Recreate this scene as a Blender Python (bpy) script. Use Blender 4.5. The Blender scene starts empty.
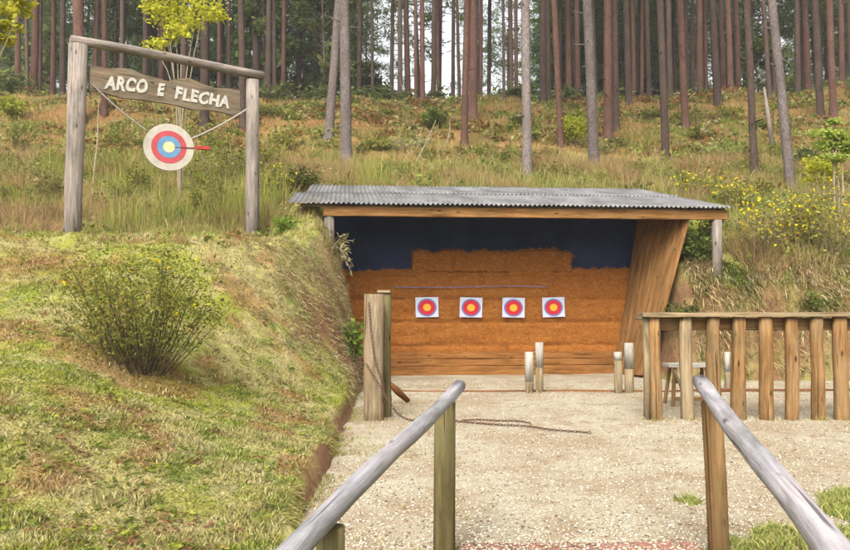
import bpy, math, random
import numpy as np
from mathutils import Vector, Matrix

scene = bpy.context.scene
COL = scene.collection
random.seed(7)
RNG = np.random.default_rng(11)
R = math.radians

# ------------------------------------------------------------------ camera
CAMZ, PITCH, FPX = 1.2, R(1.73), 826.0
cam_d = bpy.data.cameras.new('camera')
cam = bpy.data.objects.new('camera', cam_d)
COL.objects.link(cam)
cam.location = (0, 0, CAMZ)
cam.rotation_euler = (R(90) + PITCH, 0, 0)
cam_d.sensor_fit = 'HORIZONTAL'
cam_d.sensor_width = 36
cam_d.lens = FPX / 850 * 36
cam_d.clip_start = 0.05
cam_d.clip_end = 1000
scene.camera = cam

# ------------------------------------------------------------------ sky and sun (bright overcast)
SUN_EL, SUN_AZ = R(44), R(196)          # azimuth clockwise from +Y: light comes over the left shoulder
world = bpy.data.worlds.new('World')
scene.world = world
world.use_nodes = True
wn = world.node_tree
for n in list(wn.nodes):
    wn.nodes.remove(n)
wo = wn.nodes.new('ShaderNodeOutputWorld')
wb = wn.nodes.new('ShaderNodeBackground')
sky = wn.nodes.new('ShaderNodeTexSky')
sky.sky_type = 'NISHITA'
sky.sun_disc = False
sky.sun_elevation = SUN_EL
sky.sun_rotation = SUN_AZ
sky.dust_density = 6.0
sky.air_density = 1.0
sky.ozone_density = 1.0
hs = wn.nodes.new('ShaderNodeHueSaturation')
hs.inputs['Saturation'].default_value = 0.15
wb.inputs['Strength'].default_value = 0.15
wn.links.new(sky.outputs[0], hs.inputs['Color'])
wn.links.new(hs.outputs[0], wb.inputs['Color'])
wn.links.new(wb.outputs[0], wo.inputs['Surface'])
sun_d = bpy.data.lights.new('sun', 'SUN')
sun_d.energy = 1.25
sun_d.angle = R(24)
sun_d.color = (1.0, 0.965, 0.91)
sun = bpy.data.objects.new('sun', sun_d)
COL.objects.link(sun)
sdir = Vector((math.sin(SUN_AZ) * math.cos(SUN_EL), math.cos(SUN_AZ) * math.cos(SUN_EL), math.sin(SUN_EL)))
sun.rotation_euler = sdir.to_track_quat('Z', 'Y').to_euler()
scene.view_settings.view_transform = 'Standard'
scene.view_settings.look = 'None'
scene.view_settings.exposure = 1.25
scene.view_settings.gamma = 1.0
scene.view_settings.use_curve_mapping = False
scene.cycles.max_bounces = 6
scene.cycles.transparent_max_bounces = 4

# ------------------------------------------------------------------ numeric helpers
def S(t):
    t = np.clip(t, 0, 1)
    return t * t * (3 - 2 * t)

def _hash(ix, iy, seed):
    h = (ix.astype(np.int64) * 374761393 + iy.astype(np.int64) * 668265263 + seed * 1274126177) & 0x7fffffff
    h = ((h ^ (h >> 13)) * 1274126177) & 0x7fffffff
    h = h ^ (h >> 16)
    return (h & 0xffff) / 65535.0

def vnoise(x, y, seed=0):
    x = np.asarray(x, float); y = np.asarray(y, float)
    ix = np.floor(x); iy = np.floor(y)
    fx = S(x - ix); fy = S(y - iy)
    a = _hash(ix, iy, seed); b = _hash(ix + 1, iy, seed)
    c = _hash(ix, iy + 1, seed); d = _hash(ix + 1, iy + 1, seed)
    return (a * (1 - fx) + b * fx) * (1 - fy) + (c * (1 - fx) + d * fx) * fy

def fbm(x, y, seed=0, octv=4):
    v = 0; amp = 0.5; f = 1.0
    for o in range(octv):
        v = v + amp * vnoise(np.asarray(x) * f, np.asarray(y) * f, seed + o * 17)
        amp *= 0.5; f *= 2.03
    return v / (1 - 0.5 ** octv)

def ray(px, py):
    u = (px - 425) / FPX; v = (275 - py) / FPX
    return (u, math.cos(PITCH) - v * math.sin(PITCH), math.sin(PITCH) + v * math.cos(PITCH))

def at(px, py, Y):
    d = ray(px, py); k = Y / d[1]
    return Vector((d[0] * k, Y, CAMZ + d[2] * k))

# ------------------------------------------------------------------ terrain function
LX, LY = -2.09, 12.60                     # shelter: left end of the roof's front edge
AX, AY = 0.9951, 0.0987
DX, DY = -0.0987, 0.9951

def sd(x, y):
    rx = x - LX; ry = y - LY
    return rx * AX + ry * AY, rx * DX + ry * DY

def sp(s, d, z):
    return Vector((LX + s * AX + d * DX, LY + s * AY + d * DY, z))

XE_Y = [-30, 3, 4, 5.2, 8, 10, 12, 13, 14, 16]
XE_X = [-.55, -.58, -.62, -.68, -.76, -.82, -.90, -1.02, -1.2, -1.3]
H_Y = [-30, 0, 3, 4, 5, 6, 7.5, 9, 10.5, 11.5, 12.5, 13.5, 14.5, 16, 17.5, 28, 40, 43, 70, 250]
H_Z = [-.3, -.1, .06, .13, .28, .5, .88, 1.38, 1.85, 2.00, 2.05, 2.15, 2.42, 2.92, 3.4, 7.0, 10.9, 11.2, 9.2, 0]
W_Y = [3, 5, 7.5, 9, 10, 11, 12, 16]
W_W = [1.2, 2.2, 3.0, 2.7, 2.0, 1.2, .70, .5]
HR_T = [0, .10, .28, .6, 1.2, 2.0, 3.2, 4.7]
HR_Z = [0, .75, 1.42, 1.78, 2.15, 2.5, 2.9, 3.4]

def xe(Y):
    return np.interp(Y, XE_Y, XE_X) + 0.14 * (fbm(np.asarray(Y) * 1.3, 3.3, 5, 5) - .5)

def yfoot(x):
    return np.interp(x, [3.5, 8, 14, 40], [13.05, 12.85, 12.6, 12.0]) + 0.25 * (fbm(np.asarray(x) * .9, 7.7, 9, 3) - .5)

def gbase(x, y):
    g = -0.09 * S((y - 10) / 4.5)
    ramp = -0.36 * S((3.8 - y) / 3.8)
    pathm = S((x + 1.2) / .5) * S((2.4 - x) / .5)
    return g + ramp * pathm

def terrain(x, y):
    x = np.asarray(x, float); y = np.asarray(y, float)
    s, d = sd(x, y)
    H = np.interp(y, H_Y, H_Z)
    rough = (fbm(x * .35, y * .35, 2, 4) - .5)
    Hn = H + rough * (0.10 + .9 * S((y - 17.5) / 12)) + .05 * (fbm(x * 1.7, y * 1.7, 21, 3) - .5)
    Hn = Hn + np.where(y > 17, 0.35 * S((x - 4) / 20) * S((y - 17) / 20), 0)
    nearpost = np.exp(-((x + 4.7) / .5) ** 2 - ((y - 11) / .5) ** 2) + np.exp(-((x + 2.7) / .5) ** 2 - ((y - 12.9) / .5) ** 2)
    Hn = Hn + .55 * (fbm(x * .9 + 3, y * .9, 271, 4) - .5) * S((y - 9.3) / 1.2) * (1 - S((y - 14) / 1.5)) * (1 - np.clip(nearpost, 0, 1)) * (x < -1.7)
    u = xe(y) - x
    w = np.interp(y, W_Y, W_W)
    lip = (.05 + .20 * fbm(np.asarray(y) * 1.4, 4.4, 15, 3)) * S(u / .07) * S((y - 4) / 1.2) * (1 - S((y - 9.5) / 2))
    wob = (.12 + .14 * S((y - 9) / 2)) * (fbm(x * 3.1, y * 3.1, 31, 3) - .5) * S(u / .5) * S((y - 5) / 5)
    Hn = Hn + .44 * np.exp(-((x + 1.75) / .42) ** 2 - ((y - 12.9) / .7) ** 2)
    tt = np.clip(u / w, 0, 1); e = S((y - 7.5) / 3.5)
    prof = S(tt) * (1 - e) + (1 - (1 - tt) ** 2) * e
    zl = np.where(u > 0, (Hn + .02 * np.clip(u, 0, 12)) * prof + lip + wob, -9)
    zb = np.where(d > 1.85, Hn * S((d - 1.85) / .25), -9)
    t = y - yfoot(x)
    HR = np.where(t < 4.5, np.interp(t, HR_T, HR_Z), Hn)
    HR = HR + .22 * (fbm(x * 2.0, y * 2.0 + 5, 41, 3) - .5) * S(t / .3)
    zr = np.where((t > 0) & (s > 5.95), HR * S((s - 5.95) / .45), -9)
    zg = gbase(x, y) - .03
    return np.maximum(np.maximum(zl, zb), np.maximum(zr, zg))

def gz(x, y):
    return float(terrain(np.array([x]), np.array([y]))[0])

def ground_at(px, py, y0=3.2, y1=70):
    d = ray(px, py)
    Y = np.arange(y0, y1, .04)
    k = Y / d[1]
    X = d[0] * k; Z = CAMZ + d[2] * k
    T = terrain(X, Y)
    hit = np.nonzero(Z <= T)[0]
    i = hit[0] if len(hit) else -1
    return Vector((X[i], Y[i], T[i]))

# ------------------------------------------------------------------ object helpers
def tag(o, label=None, cat=None, group=None, kind=None):
    if label: o['label'] = label
    if cat: o['category'] = cat
    if group: o['group'] = group
    if kind: o['kind'] = kind
    return o

def thing(name, label, cat, loc, group=None):
    o = bpy.data.objects.new(name, None)
    COL.objects.link(o)
    o.empty_display_size = .1
    o.location = loc
    return tag(o, label, cat, group)

def np_mesh(name, V, quads=None, tris=None, col=None, gc=None, smooth=False):
    me = bpy.data.meshes.new(name)
    V = np.asarray(V, np.float32).reshape(-1, 3)
    nq = 0 if quads is None else len(quads)
    nt = 0 if tris is None else len(tris)
    me.vertices.add(len(V))
    me.vertices.foreach_set('co', V.ravel())
    loops = []
    if nq: loops.append(np.asarray(quads, np.int32).ravel())
    if nt: loops.append(np.asarray(tris, np.int32).ravel())
    loops = np.concatenate(loops)
    me.loops.add(len(loops))
    me.loops.foreach_set('vertex_index', loops)
    me.polygons.add(nq + nt)
    starts = np.concatenate([np.arange(nq) * 4, nq * 4 + np.arange(nt) * 3]).astype(np.int32)
    me.polygons.foreach_set('loop_start', starts)
    if smooth:
        me.polygons.foreach_set('use_smooth', np.ones(nq + nt, bool))
    if col is not None:
        a = me.color_attributes.new('Col', 'FLOAT_COLOR', 'POINT')
        c = np.ones((len(V), 4), np.float32); c[:, :3] = col
        a.data.foreach_set('color', c.ravel())
    if gc is not None:
        a = me.attributes.new('gc', 'FLOAT_VECTOR', 'POINT')
        a.data.foreach_set('vector', np.asarray(gc, np.float32).ravel())
    me.update(calc_edges=True)
    me.validate()
    return me

def link(name, me, mat, parent=None, loc=None):
    o = bpy.data.objects.new(name, me)
    if mat is not None and len(me.materials) == 0:
        me.materials.append(mat)
    COL.objects.link(o)
    if parent is not None: o.parent = parent
    if loc is not None: o.location = loc
    return o

class MB:
    """collects tubes and boxes with a grain coordinate along each piece"""
    def __init__(self):
        self.v = []; self.f = []; self.g = []
    def add(self, verts, faces, gcs):
        b = len(self.v)
        self.v += [tuple(p) for p in verts]; self.g += [tuple(p) for p in gcs]
        self.f += [tuple(i + b for i in f) for f in faces]
    def tube(self, pts, rad, n=12, cap=True, rough=0, seed=0, flat=None, squash=(1, 1), ref=None):
        pts = [Vector(p) for p in pts]; m = len(pts)
        if not hasattr(rad, '__len__'): rad = [rad] * m
        rnd = random.Random(seed)
        off = (rnd.uniform(-9, 9), rnd.uniform(-9, 9), rnd.uniform(-9, 9))
        t0 = (pts[1] - pts[0]).normalized()
        if ref is None: ref = Vector((0, -1, 0)) if abs(t0.y) < .8 else Vector((1, 0, 0))
        e1 = (Vector(ref) - t0 * t0.dot(Vector(ref))).normalized()
        V = []; G = []; L = 0
        shape = [1 + rough * rnd.uniform(-1, 1) for _ in range(n)]
        for i in range(m):
            t = ((pts[min(i + 1, m - 1)] - pts[max(i - 1, 0)])).normalized()
            e1 = (e1 - t * t.dot(e1)).normalized(); e2 = t.cross(e1)
            if i: L += (pts[i] - pts[i - 1]).length
            for k in range(n):
                a = 2 * math.pi * k / n
                r = rad[i] * shape[k] * (1 + rough * .5 * rnd.uniform(-1, 1))
                c, s_ = math.cos(a) * r * squash[0], math.sin(a) * r * squash[1]
                if flat is not None: c = max(-flat * rad[i], min(flat * rad[i], c))
                V.append(pts[i] + e1 * c + e2 * s_)
                G.append((c + off[0], s_ + off[1], L + off[2]))
        F = []
        for i in range(m - 1):
            for k in range(n):
                F.append((i * n + k, i * n + (k + 1) % n, (i + 1) * n + (k + 1) % n, (i + 1) * n + k))
        if cap:
            F.append(tuple(range(n - 1, -1, -1)))
            F.append(tuple((m - 1) * n + k for k in range(n)))
        self.add(V, F, G)
    def box(self, c, size, M=None, along=None, seed=0, jit=0):
        """box centred on c; M: 3x3 with the box axes as columns"""
        rnd = random.Random(seed + 31)
        off = [rnd.uniform(-9, 9) for _ in range(3)]
        M = M or Matrix.Identity(3); c = Vector(c)
        if along is None: along = max(range(3), key=lambda i: size[i])
        order = [i for i in range(3) if i != along] + [along]
        nseg = 1 if jit == 0 else max(2, int(size[along] / .25))
        i0, i1 = order[0], order[1]
        V = []; G = []
        for q in range(nseg + 1):
            for (a, b) in ((-1, -1), (1, -1), (1, 1), (-1, 1)):
                l = [0, 0, 0]
                l[i0] = a * size[i0] / 2 + rnd.uniform(-jit, jit)
                l[i1] = b * size[i1] / 2 + rnd.uniform(-jit, jit)
                l[along] = (q / nseg - .5) * size[along]
                V.append(c + M @ Vector(l))
                G.append((l[i0] + off[0], l[i1] + off[1], l[along] + off[2]))
        F = []
        for q in range(nseg):
            for k in range(4):
                F.append((q * 4 + k, q * 4 + (k + 1) % 4, q * 4 + 4 + (k + 1) % 4, q * 4 + 4 + k))
        F.append((3, 2, 1, 0)); e = nseg * 4
        F.append((e, e + 1, e + 2, e + 3))
        self.add(V, F, G)
    def build(self, name, mat, parent=None, loc=(0, 0, 0), smooth=False, bevel=0):
        me = bpy.data.meshes.new(name)
        l = Vector(loc)
        me.from_pydata([tuple(Vector(v) - l) for v in self.v], [], self.f)
        a = me.attributes.new('gc', 'FLOAT_VECTOR', 'POINT')
        a.data.foreach_set('vector', np.asarray(self.g, np.float32).ravel())
        import bmesh
        bm = bmesh.new(); bm.from_mesh(me)
        bmesh.ops.recalc_face_normals(bm, faces=bm.faces[:])
        bm.to_mesh(me); bm.free()
        if smooth:
            for p in me.polygons: p.use_smooth = len(p.vertices) == 4
        o = link(name, me, mat, parent)
        if bevel:
            md = o.modifiers.new('bevel', 'BEVEL'); md.width = bevel; md.segments = 2; md.limit_method = 'ANGLE'
        return o

def single(mb, name, mat, loc, **k):
    """a thing that is one mesh, origin at its base"""
    o = mb.build(name, mat, None, loc, **k)
    o.location = loc
    return o

# ------------------------------------------------------------------ materials
def newmat(name, rough=.85, spec=.25):
    m = bpy.data.materials.new(name); m.use_nodes = True
    nt = m.node_tree; b = nt.nodes['Principled BSDF']
    b.inputs['Roughness'].default_value = rough
    b.inputs['Specular IOR Level'].default_value = spec
    return m, nt, b

def N(nt, t, **k):
    n = nt.nodes.new(t)
    for a, v in k.items():
        if a.startswith('i_'):
            n.inputs[a[2:].replace('_', ' ')].default_value = v
        else:
            setattr(n, a, v)
    return n

def ramp(nt, fac, stops):
    r = nt.nodes.new('ShaderNodeValToRGB')
    e = r.color_ramp.elements
    while len(e) > 1: e.remove(e[-1])
    e[0].position = stops[0][0]; e[0].color = (*stops[0][1], 1)
    for p, c in stops[1:]:
        x = e.new(p); x.color = (*c, 1)
    nt.links.new(fac, r.inputs[0])
    return r.outputs[0]

def mix(nt, fac, a, b, mode='MIX'):
    m = nt.nodes.new('ShaderNodeMix'); m.data_type = 'RGBA'; m.blend_type = mode
    if isinstance(fac, (int, float)): m.inputs[0].default_value = fac
    else: nt.links.new(fac, m.inputs[0])
    for i, x in ((6, a), (7, b)):
        if isinstance(x, tuple): m.inputs[i].default_value = (*x, 1)
        else: nt.links.new(x, m.inputs[i])
    return m.outputs[2]

def noise(nt, vec, scale, detail=4, rough=.6, dist=0):
    n = N(nt, 'ShaderNodeTexNoise'); n.inputs['Scale'].default_value = scale
    n.inputs['Detail'].default_value = detail; n.inputs['Roughness'].default_value = rough
    n.inputs['Distortion'].default_value = dist
    if vec is not None: nt.links.new(vec, n.inputs['Vector'])
    return n.outputs['Fac']

def mapping(nt, vec, scale):
    m = N(nt, 'ShaderNodeMapping'); m.inputs['Scale'].default_value = scale
    nt.links.new(vec, m.inputs['Vector'])
    return m.outputs[0]

def bump(nt, b, h, strength, dist):
    n = N(nt, 'ShaderNodeBump'); n.inputs['Strength'].default_value = strength
    n.inputs['Distance'].default_value = dist
    nt.links.new(h, n.inputs['Height']); nt.links.new(n.outputs[0], b.inputs['Normal'])

def attr_vec(nt, name):
    return N(nt, 'ShaderNodeAttribute', attribute_name=name)

def wood(name, dark, mid, light, stain=None, scale=1.0, bumps=.7, K=.50):
    dark, mid, light = [tuple(x * K for x in c_) for c_ in (dark, mid, light)]
    stain = tuple(x * K for x in stain) if stain else None
    m, nt, b = newmat(name, .95, .06)
    v = attr_vec(nt, 'gc').outputs['Vector']
    g = noise(nt, mapping(nt, v, (26 * scale, 26 * scale, 1.6 * scale)), 1.5, 6, .65, .6)
    c = ramp(nt, g, [(.28, dark), (.48, mid), (.72, light)])
    blot = noise(nt, mapping(nt, v, (5, 5, 2)), 1.3, 4, .6)
    if stain:
        f = ramp(nt, blot, [(.42, (0, 0, 0)), (.62, (1, 1, 1))])
        c = mix(nt, f, c, stain)
        c = mix(nt, .45, c, ramp(nt, g, [(.3, tuple(x * .7 for x in dark)), (.65, light)]))
    gr = noise(nt, mapping(nt, v, (3, 3, .9)), 2.0, 5, .65)
    c = mix(nt, 1.0, c, ramp(nt, gr, [(.3, (.55, .58, .55)), (.5, (1, 1, 1)), (.72, (1.25, 1.2, 1.15))]), 'MULTIPLY')
    cr = noise(nt, mapping(nt, v, (42 * scale, 42 * scale, .9)), 1.3, 3, .5, .3)
    crf = ramp(nt, cr, [(.64, (0, 0, 0)), (.70, (.85, .85, .85))])
    c = mix(nt, crf, c, tuple(x * .4 for x in dark))
    kn = N(nt, 'ShaderNodeTexVoronoi', i_Scale=1.0)
    nt.links.new(mapping(nt, v, (9, 9, 3.2)), kn.inputs['Vector'])
    kf = ramp(nt, kn.outputs['Distance'], [(.06, (1, 1, 1)), (.15, (0, 0, 0))])
    c = mix(nt, kf, c, tuple(x * .45 for x in dark))
    nt.links.new(c, b.inputs['Base Color'])
    bump(nt, b, g, bumps, .012)
    return m

def bark(name, groove, plate, light):
    m, nt, b = newmat(name, .95, .1)
    v = N(nt, 'ShaderNodeTexCoord').outputs['Object']
    w = N(nt, 'ShaderNodeTexVoronoi', feature='DISTANCE_TO_EDGE', i_Scale=1.0)
    nz = N(nt, 'ShaderNodeTexNoise', i_Scale=7.0, i_Detail=3.0)
    nt.links.new(v, nz.inputs['Vector'])
    vm = N(nt, 'ShaderNodeMix', data_type='VECTOR'); vm.inputs[0].default_value = .25
    nt.links.new(v, vm.inputs[4]); nt.links.new(nz.outputs['Color'], vm.inputs[5])
    nt.links.new(mapping(nt, vm.outputs[1], (24, 24, 5.5)), w.inputs['Vector'])
    big = noise(nt, mapping(nt, v, (2.2, 2.2, .7)), 1.5, 4, .6)
    fine = noise(nt, mapping(nt, v, (30, 30, 9)), 1.6, 3, .6)
    groove, plate, light = [tuple(x * .66 for x in q_) for q_ in (groove, plate, light)]
    c = ramp(nt, big, [(.3, plate), (.68, light)])
    c = mix(nt, ramp(nt, fine, [(.35, (0, 0, 0)), (.75, (.55, .55, .55))]), c, groove)
    f = ramp(nt, w.outputs['Distance'], [(.0, (.6, .6, .6)), (.16, (0, 0, 0))])
    c = mix(nt, f, c, groove)
    oi = N(nt, 'ShaderNodeObjectInfo')
    hv = N(nt, 'ShaderNodeHueSaturation'); 
    mr = N(nt, 'ShaderNodeMapRange'); mr.inputs[3].default_value = .7; mr.inputs[4].default_value = 1.3
    nt.links.new(oi.outputs['Random'], mr.inputs[0]); nt.links.new(mr.outputs[0], hv.inputs['Value'])
    nt.links.new(c, hv.inputs['Color'])
    nt.links.new(hv.outputs[0], b.inputs['Base Color'])
    bump(nt, b, w.outputs['Distance'], .7, .03)
    return m

def leafy(name, tint=(1, 1, 1), transl=.35, var=.35):
    """reads the colour stored on the blades or leaves; thin, so some light passes through"""
    m = bpy.data.materials.new(name); m.use_nodes = True
    nt = m.node_tree; nt.nodes.clear()
    o = nt.nodes.new('ShaderNodeOutputMaterial')
    d = nt.nodes.new('ShaderNodeBsdfDiffuse'); t = nt.nodes.new('ShaderNodeBsdfTranslucent')
    mx = nt.nodes.new('ShaderNodeMixShader'); mx.inputs[0].default_value = transl
    a = N(nt, 'ShaderNodeAttribute', attribute_name='Col')
    c = mix(nt, 1.0, a.outputs['Color'], tint, 'MULTIPLY')
    oi = N(nt, 'ShaderNodeObjectInfo')
    hv = N(nt, 'ShaderNodeHueSaturation')
    mr = N(nt, 'ShaderNodeMapRange'); mr.inputs[3].default_value = 1 - var; mr.inputs[4].default_value = 1 + var
    nt.links.new(oi.outputs['Random'], mr.inputs[0]); nt.links.new(mr.outputs[0], hv.inputs['Value'])
    nt.links.new(c, hv.inputs['Color'])
    nt.links.new(hv.outputs[0], d.inputs[0]); nt.links.new(hv.outputs[0], t.inputs[0])
    nt.links.new(d.outputs[0], mx.inputs[1]); nt.links.new(t.outputs[0], mx.inputs[2])
    nt.links.new(mx.outputs[0], o.inputs[0])
    return m

def plain(name, c, rough=.7, var=.25, scale=12):
    m, nt, b = newmat(name, rough, .2)
    v = N(nt, 'ShaderNodeTexCoord').outputs['Object']
    n = noise(nt, v, scale, 5, .65)
    lo = tuple(x * (1 - var) for x in c); hi = tuple(min(1, x * (1 + var)) for x in c)
    nt.links.new(ramp(nt, n, [(.3, lo), (.7, hi)]), b.inputs['Base Color'])
    return m

M = {}
M['bark_red'] = bark('bark_red', (.045, .026, .020), (.14, .071, .050), (.235, .128, .096))
M['bark_grey'] = bark('bark_grey', (.07, .052, .045), (.22, .175, .155), (.36, .30, .27))
M['bark_mid'] = bark('bark_mid', (.035, .025, .020), (.11, .072, .055), (.185, .128, .10))
M['needle'] = leafy('pine_needles', var=.3, transl=.5)
M['leaf'] = leafy('leaves', var=.12, transl=.5)
M['blade'] = leafy('grass_blades', var=.0, transl=.3)
M['stem'] = plain('stem_bark', (.15, .11, .07))
M['stem_dark'] = plain('dark_stem_bark', (.055, .042, .025))
M['stem_pale'] = plain('pale_stem_bark', (.24, .19, .125))
M['wood_orange'] = wood('orange_brown_post_wood', (.17, .075, .025), (.34, .175, .06), (.47, .28, .12), (.36, .25, .13), K=.56)
M['wood_tan'] = wood('tan_post_wood', (.20, .12, .055), (.36, .25, .125), (.50, .38, .22), (.40, .33, .21), K=.54)
M['wood_grey'] = wood('weathered_grey_wood', (.16, .125, .10), (.44, .365, .31), (.62, .54, .47), (.40, .32, .26))
M['wood_pale'] = wood('bleached_rail_wood', (.36, .32, .33), (.56, .52, .54), (.70, .67, .69), (.46, .41, .40), K=.55)
M['wood_greenish'] = wood('olive_post_wood', (.12, .085, .035), (.24, .18, .075), (.34, .27, .13), (.22, .20, .08))
M['wood_chalk'] = wood('pale_chalky_wood', (.36, .31, .24), (.62, .56, .46), (.80, .75, .66), (.52, .44, .33), K=.5)
M['wood_brown'] = wood('streaky_brown_wood', (.14, .085, .045), (.36, .27, .16), (.50, .40, .27), (.34, .22, .11), K=.58)
M['wood_red'] = wood('red_brown_rail_wood', (.14, .05, .02), (.30, .12, .045), (.40, .19, .08))
M['wood_plank'] = wood('orange_plank_wood', (.22, .09, .025), (.42, .20, .06), (.56, .31, .12), (.36, .19, .07), .7)
M['wood_sill'] = wood('sill_timber_wood', (.20, .07, .018), (.38, .16, .045), (.48, .24, .08), None, .8)
M['wood_board'] = wood('sign_board_wood', (.17, .13, .085), (.36, .28, .19), (.50, .41, .30), (.36, .25, .15), .8)

# ------------------------------------------------------------------ ground sheet
def axis(bands):
    out = [bands[0][0]]
    for a, b, st in bands:
        n = max(1, round((b - a) / st))
        out += list(a + (b - a) * (np.arange(n) + 1) / n)
    return np.array(out)

gxs = axis([(-260, -60, 20), (-60, -26, 2), (-26, -8, .3), (-8, -3, .10), (-3, 0, .05), (0, 3.4, .2), (3.4, 8.5, .08), (8.5, 26, .3), (26, 60, 2), (60, 260, 20)])
gys = axis([(-40, -4, 4), (-4, 3.6, .2), (3.6, 15, .07), (15, 20, .14), (20, 46, .35), (46, 90, 2), (90, 250, 20)])
GX, GY = np.meshgrid(gxs, gys)
GZ = terrain(GX, GY)

def lerp3(a, b, t):
    t = np.asarray(t)[..., None]
    return np.asarray(a) * (1 - t) + np.asarray(b) * t

def ground_col(x, y):
    """real colour of turf, straw and bare soil over the terrain"""
    n1 = fbm(x * 1.2, y * 1.2, 51, 5); n2 = fbm(x * 3.6, y * 3.6, 61, 4); n3 = fbm(x * 8, y * 8, 71, 3)
    c = lerp3((.235, .245, .04), (.34, .29, .12), S((n1 - .40) / .26) * .85)          # yellow green to straw
    c = lerp3(c, (.15, .20, .03), S((n2 - .55) / .12) * .65)                     # green mats
    c = lerp3(c, (.42, .35, .19), S((n3 - .55) / .14) * .45)                     # dead tufts
    bare = S((n2 - .25) / .1) * 0 + S((fbm(x * 2.4 + 9, y * 2.4, 75, 4) - .585) / .07)
    bare = np.maximum(bare * .6, .9 * np.exp(-((x + 4.3) / .45) ** 2 - ((y - 9.1) / .7) ** 2))
    c = lerp3(c, (.25, .12, .055), bare)                                          # bare reddish patches
    up = S((y - 15) / 3)
    h = lerp3((.27, .205, .07), (.20, .105, .04), S(S((y - 18) / 10) * .8 + .9 * (n1 - .45)))  # dry hillside: straw to needle litter
    h = lerp3(h, (.10, .115, .03), S((n2 - .50) / .14) * .6)
    c = lerp3(c, h, up)
    return c

gc0 = ground_col(GX, GY)
gy_, gx_ = np.gradient(GZ, gys, gxs)
slope = np.hypot(gx_, gy_)
soil = S((slope - .9) / .9) * (GY < 15) * (.5 + .5 * S((fbm(GX * 2.2, GY * 2.2 + GZ * 2, 81, 3) - .35) / .25))
ulip = xe(GY) - GX
soil = np.maximum(soil, ((ulip > -.06) & (ulip < .07) & (GY > 4.2) & (GY < 10.5)) * S((fbm(GX * 3, GY * 3, 3, 4) - .30) / .16))
gc0 = lerp3(gc0, (.19, .10, .055), soil)
ny, nx = GX.shape
idx = np.arange(nx * ny).reshape(ny, nx)
q = np.stack([idx[:-1, :-1], idx[:-1, 1:], idx[1:, 1:], idx[1:, :-1]], -1).reshape(-1, 4)
m, nt, b = newmat('turf_and_soil', .95, .1)
a = attr_vec(nt, 'Col')
pos = N(nt, 'ShaderNodeNewGeometry').outputs['Position']
f1 = noise(nt, pos, 9, 6, .7)
f2 = noise(nt, pos, 42, 4, .7)
c = mix(nt, 1.0, a.outputs['Color'], ramp(nt, f1, [(.25, (.55, .55, .5)), (.5, (1, 1, 1)), (.78, (1.45, 1.4, 1.25))]), 'MULTIPLY')
c = mix(nt, .8, c, ramp(nt, f2, [(.3, (.6, .58, .5)), (.55, (1, 1, 1)), (.75, (1.35, 1.3, 1.2))]), 'MULTIPLY')
nt.links.new(c, b.inputs['Base Color'])
bump(nt, b, f2, .8, .04)
M['ground'] = m
g = link('ground', np_mesh('ground', np.stack([GX, GY, GZ], -1), q, None, gc0.reshape(-1, 3), smooth=True), M['ground'])
tag(g, kind='structure')

# gravel yard: a sheet whose left edge follows the foot of the bank
m, nt, b = newmat('pale_gravel', .95, .12)
pos = N(nt, 'ShaderNodeNewGeometry').outputs['Position']
vo = N(nt, 'ShaderNodeTexVoronoi', i_Scale=85.0); nt.links.new(pos, vo.inputs['Vector'])
vo2 = N(nt, 'ShaderNodeTexVoronoi', i_Scale=160.0); nt.links.new(pos, vo2.inputs['Vector'])
big = noise(nt, pos, .8, 5, .6); mid = noise(nt, pos, 3.3, 5, .65)
sep = N(nt, 'ShaderNodeSeparateColor'); nt.links.new(vo.outputs['Color'], sep.inputs[0])
sep2 = N(nt, 'ShaderNodeSeparateColor'); nt.links.new(vo2.outputs['Color'], sep2.inputs[0])
c = ramp(nt, sep.outputs[0], [(0, (.20, .16, .10)), (.22, (.33, .285, .19)), (.55, (.405, .36, .255)), (1, (.50, .455, .345))])
c = mix(nt, .5, c, ramp(nt, sep2.outputs[0], [(0, (.16, .12, .075)), (.4, (.33, .285, .20)), (1, (.46, .415, .31))]))
c = mix(nt, ramp(nt, mid, [(.49, (0, 0, 0)), (.66, (.8, .8, .8))]), c, (.23, .15, .085))
c = mix(nt, ramp(nt, big, [(.44, (0, 0, 0)), (.62, (.7, .7, .7))]), c, (.26, .185, .11))
nt.links.new(c, b.inputs['Base Color'])
bump(nt, b, vo.outputs['Distance'], .55, .02)
M['gravel'] = m
ys = axis([(3.95, 9, .06), (9, 15.2, .1)])
ts = np.concatenate([np.linspace(0, .25, 60), np.linspace(.25, 1, 70)[1:]])
YY, TT = np.meshgrid(ys, ts, indexing='ij')
x0 = xe(YY) + .03 * (fbm(YY * 5, 1.1, 13, 2) - .5)
XX = x0 + TT * (17 - x0)
ZZ = gbase(XX, YY) + .004 + .02 * (fbm(XX * 1.6, YY * 1.6, 91, 3) - .5)
ii = np.arange(YY.size).reshape(YY.shape)
q = np.stack([ii[:-1, :-1], ii[:-1, 1:], ii[1:, 1:], ii[1:, :-1]], -1).reshape(-1, 4)
g = link('gravel_yard', np_mesh('gravel_yard', np.stack([XX, YY, ZZ], -1), q, smooth=True), M['gravel'])
tag(g, kind='structure')

def yard_z(x, y):
    return gbase(x, y) + .004 + .02 * (fbm(x * 1.6, y * 1.6, 91, 3) - .5)

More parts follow.
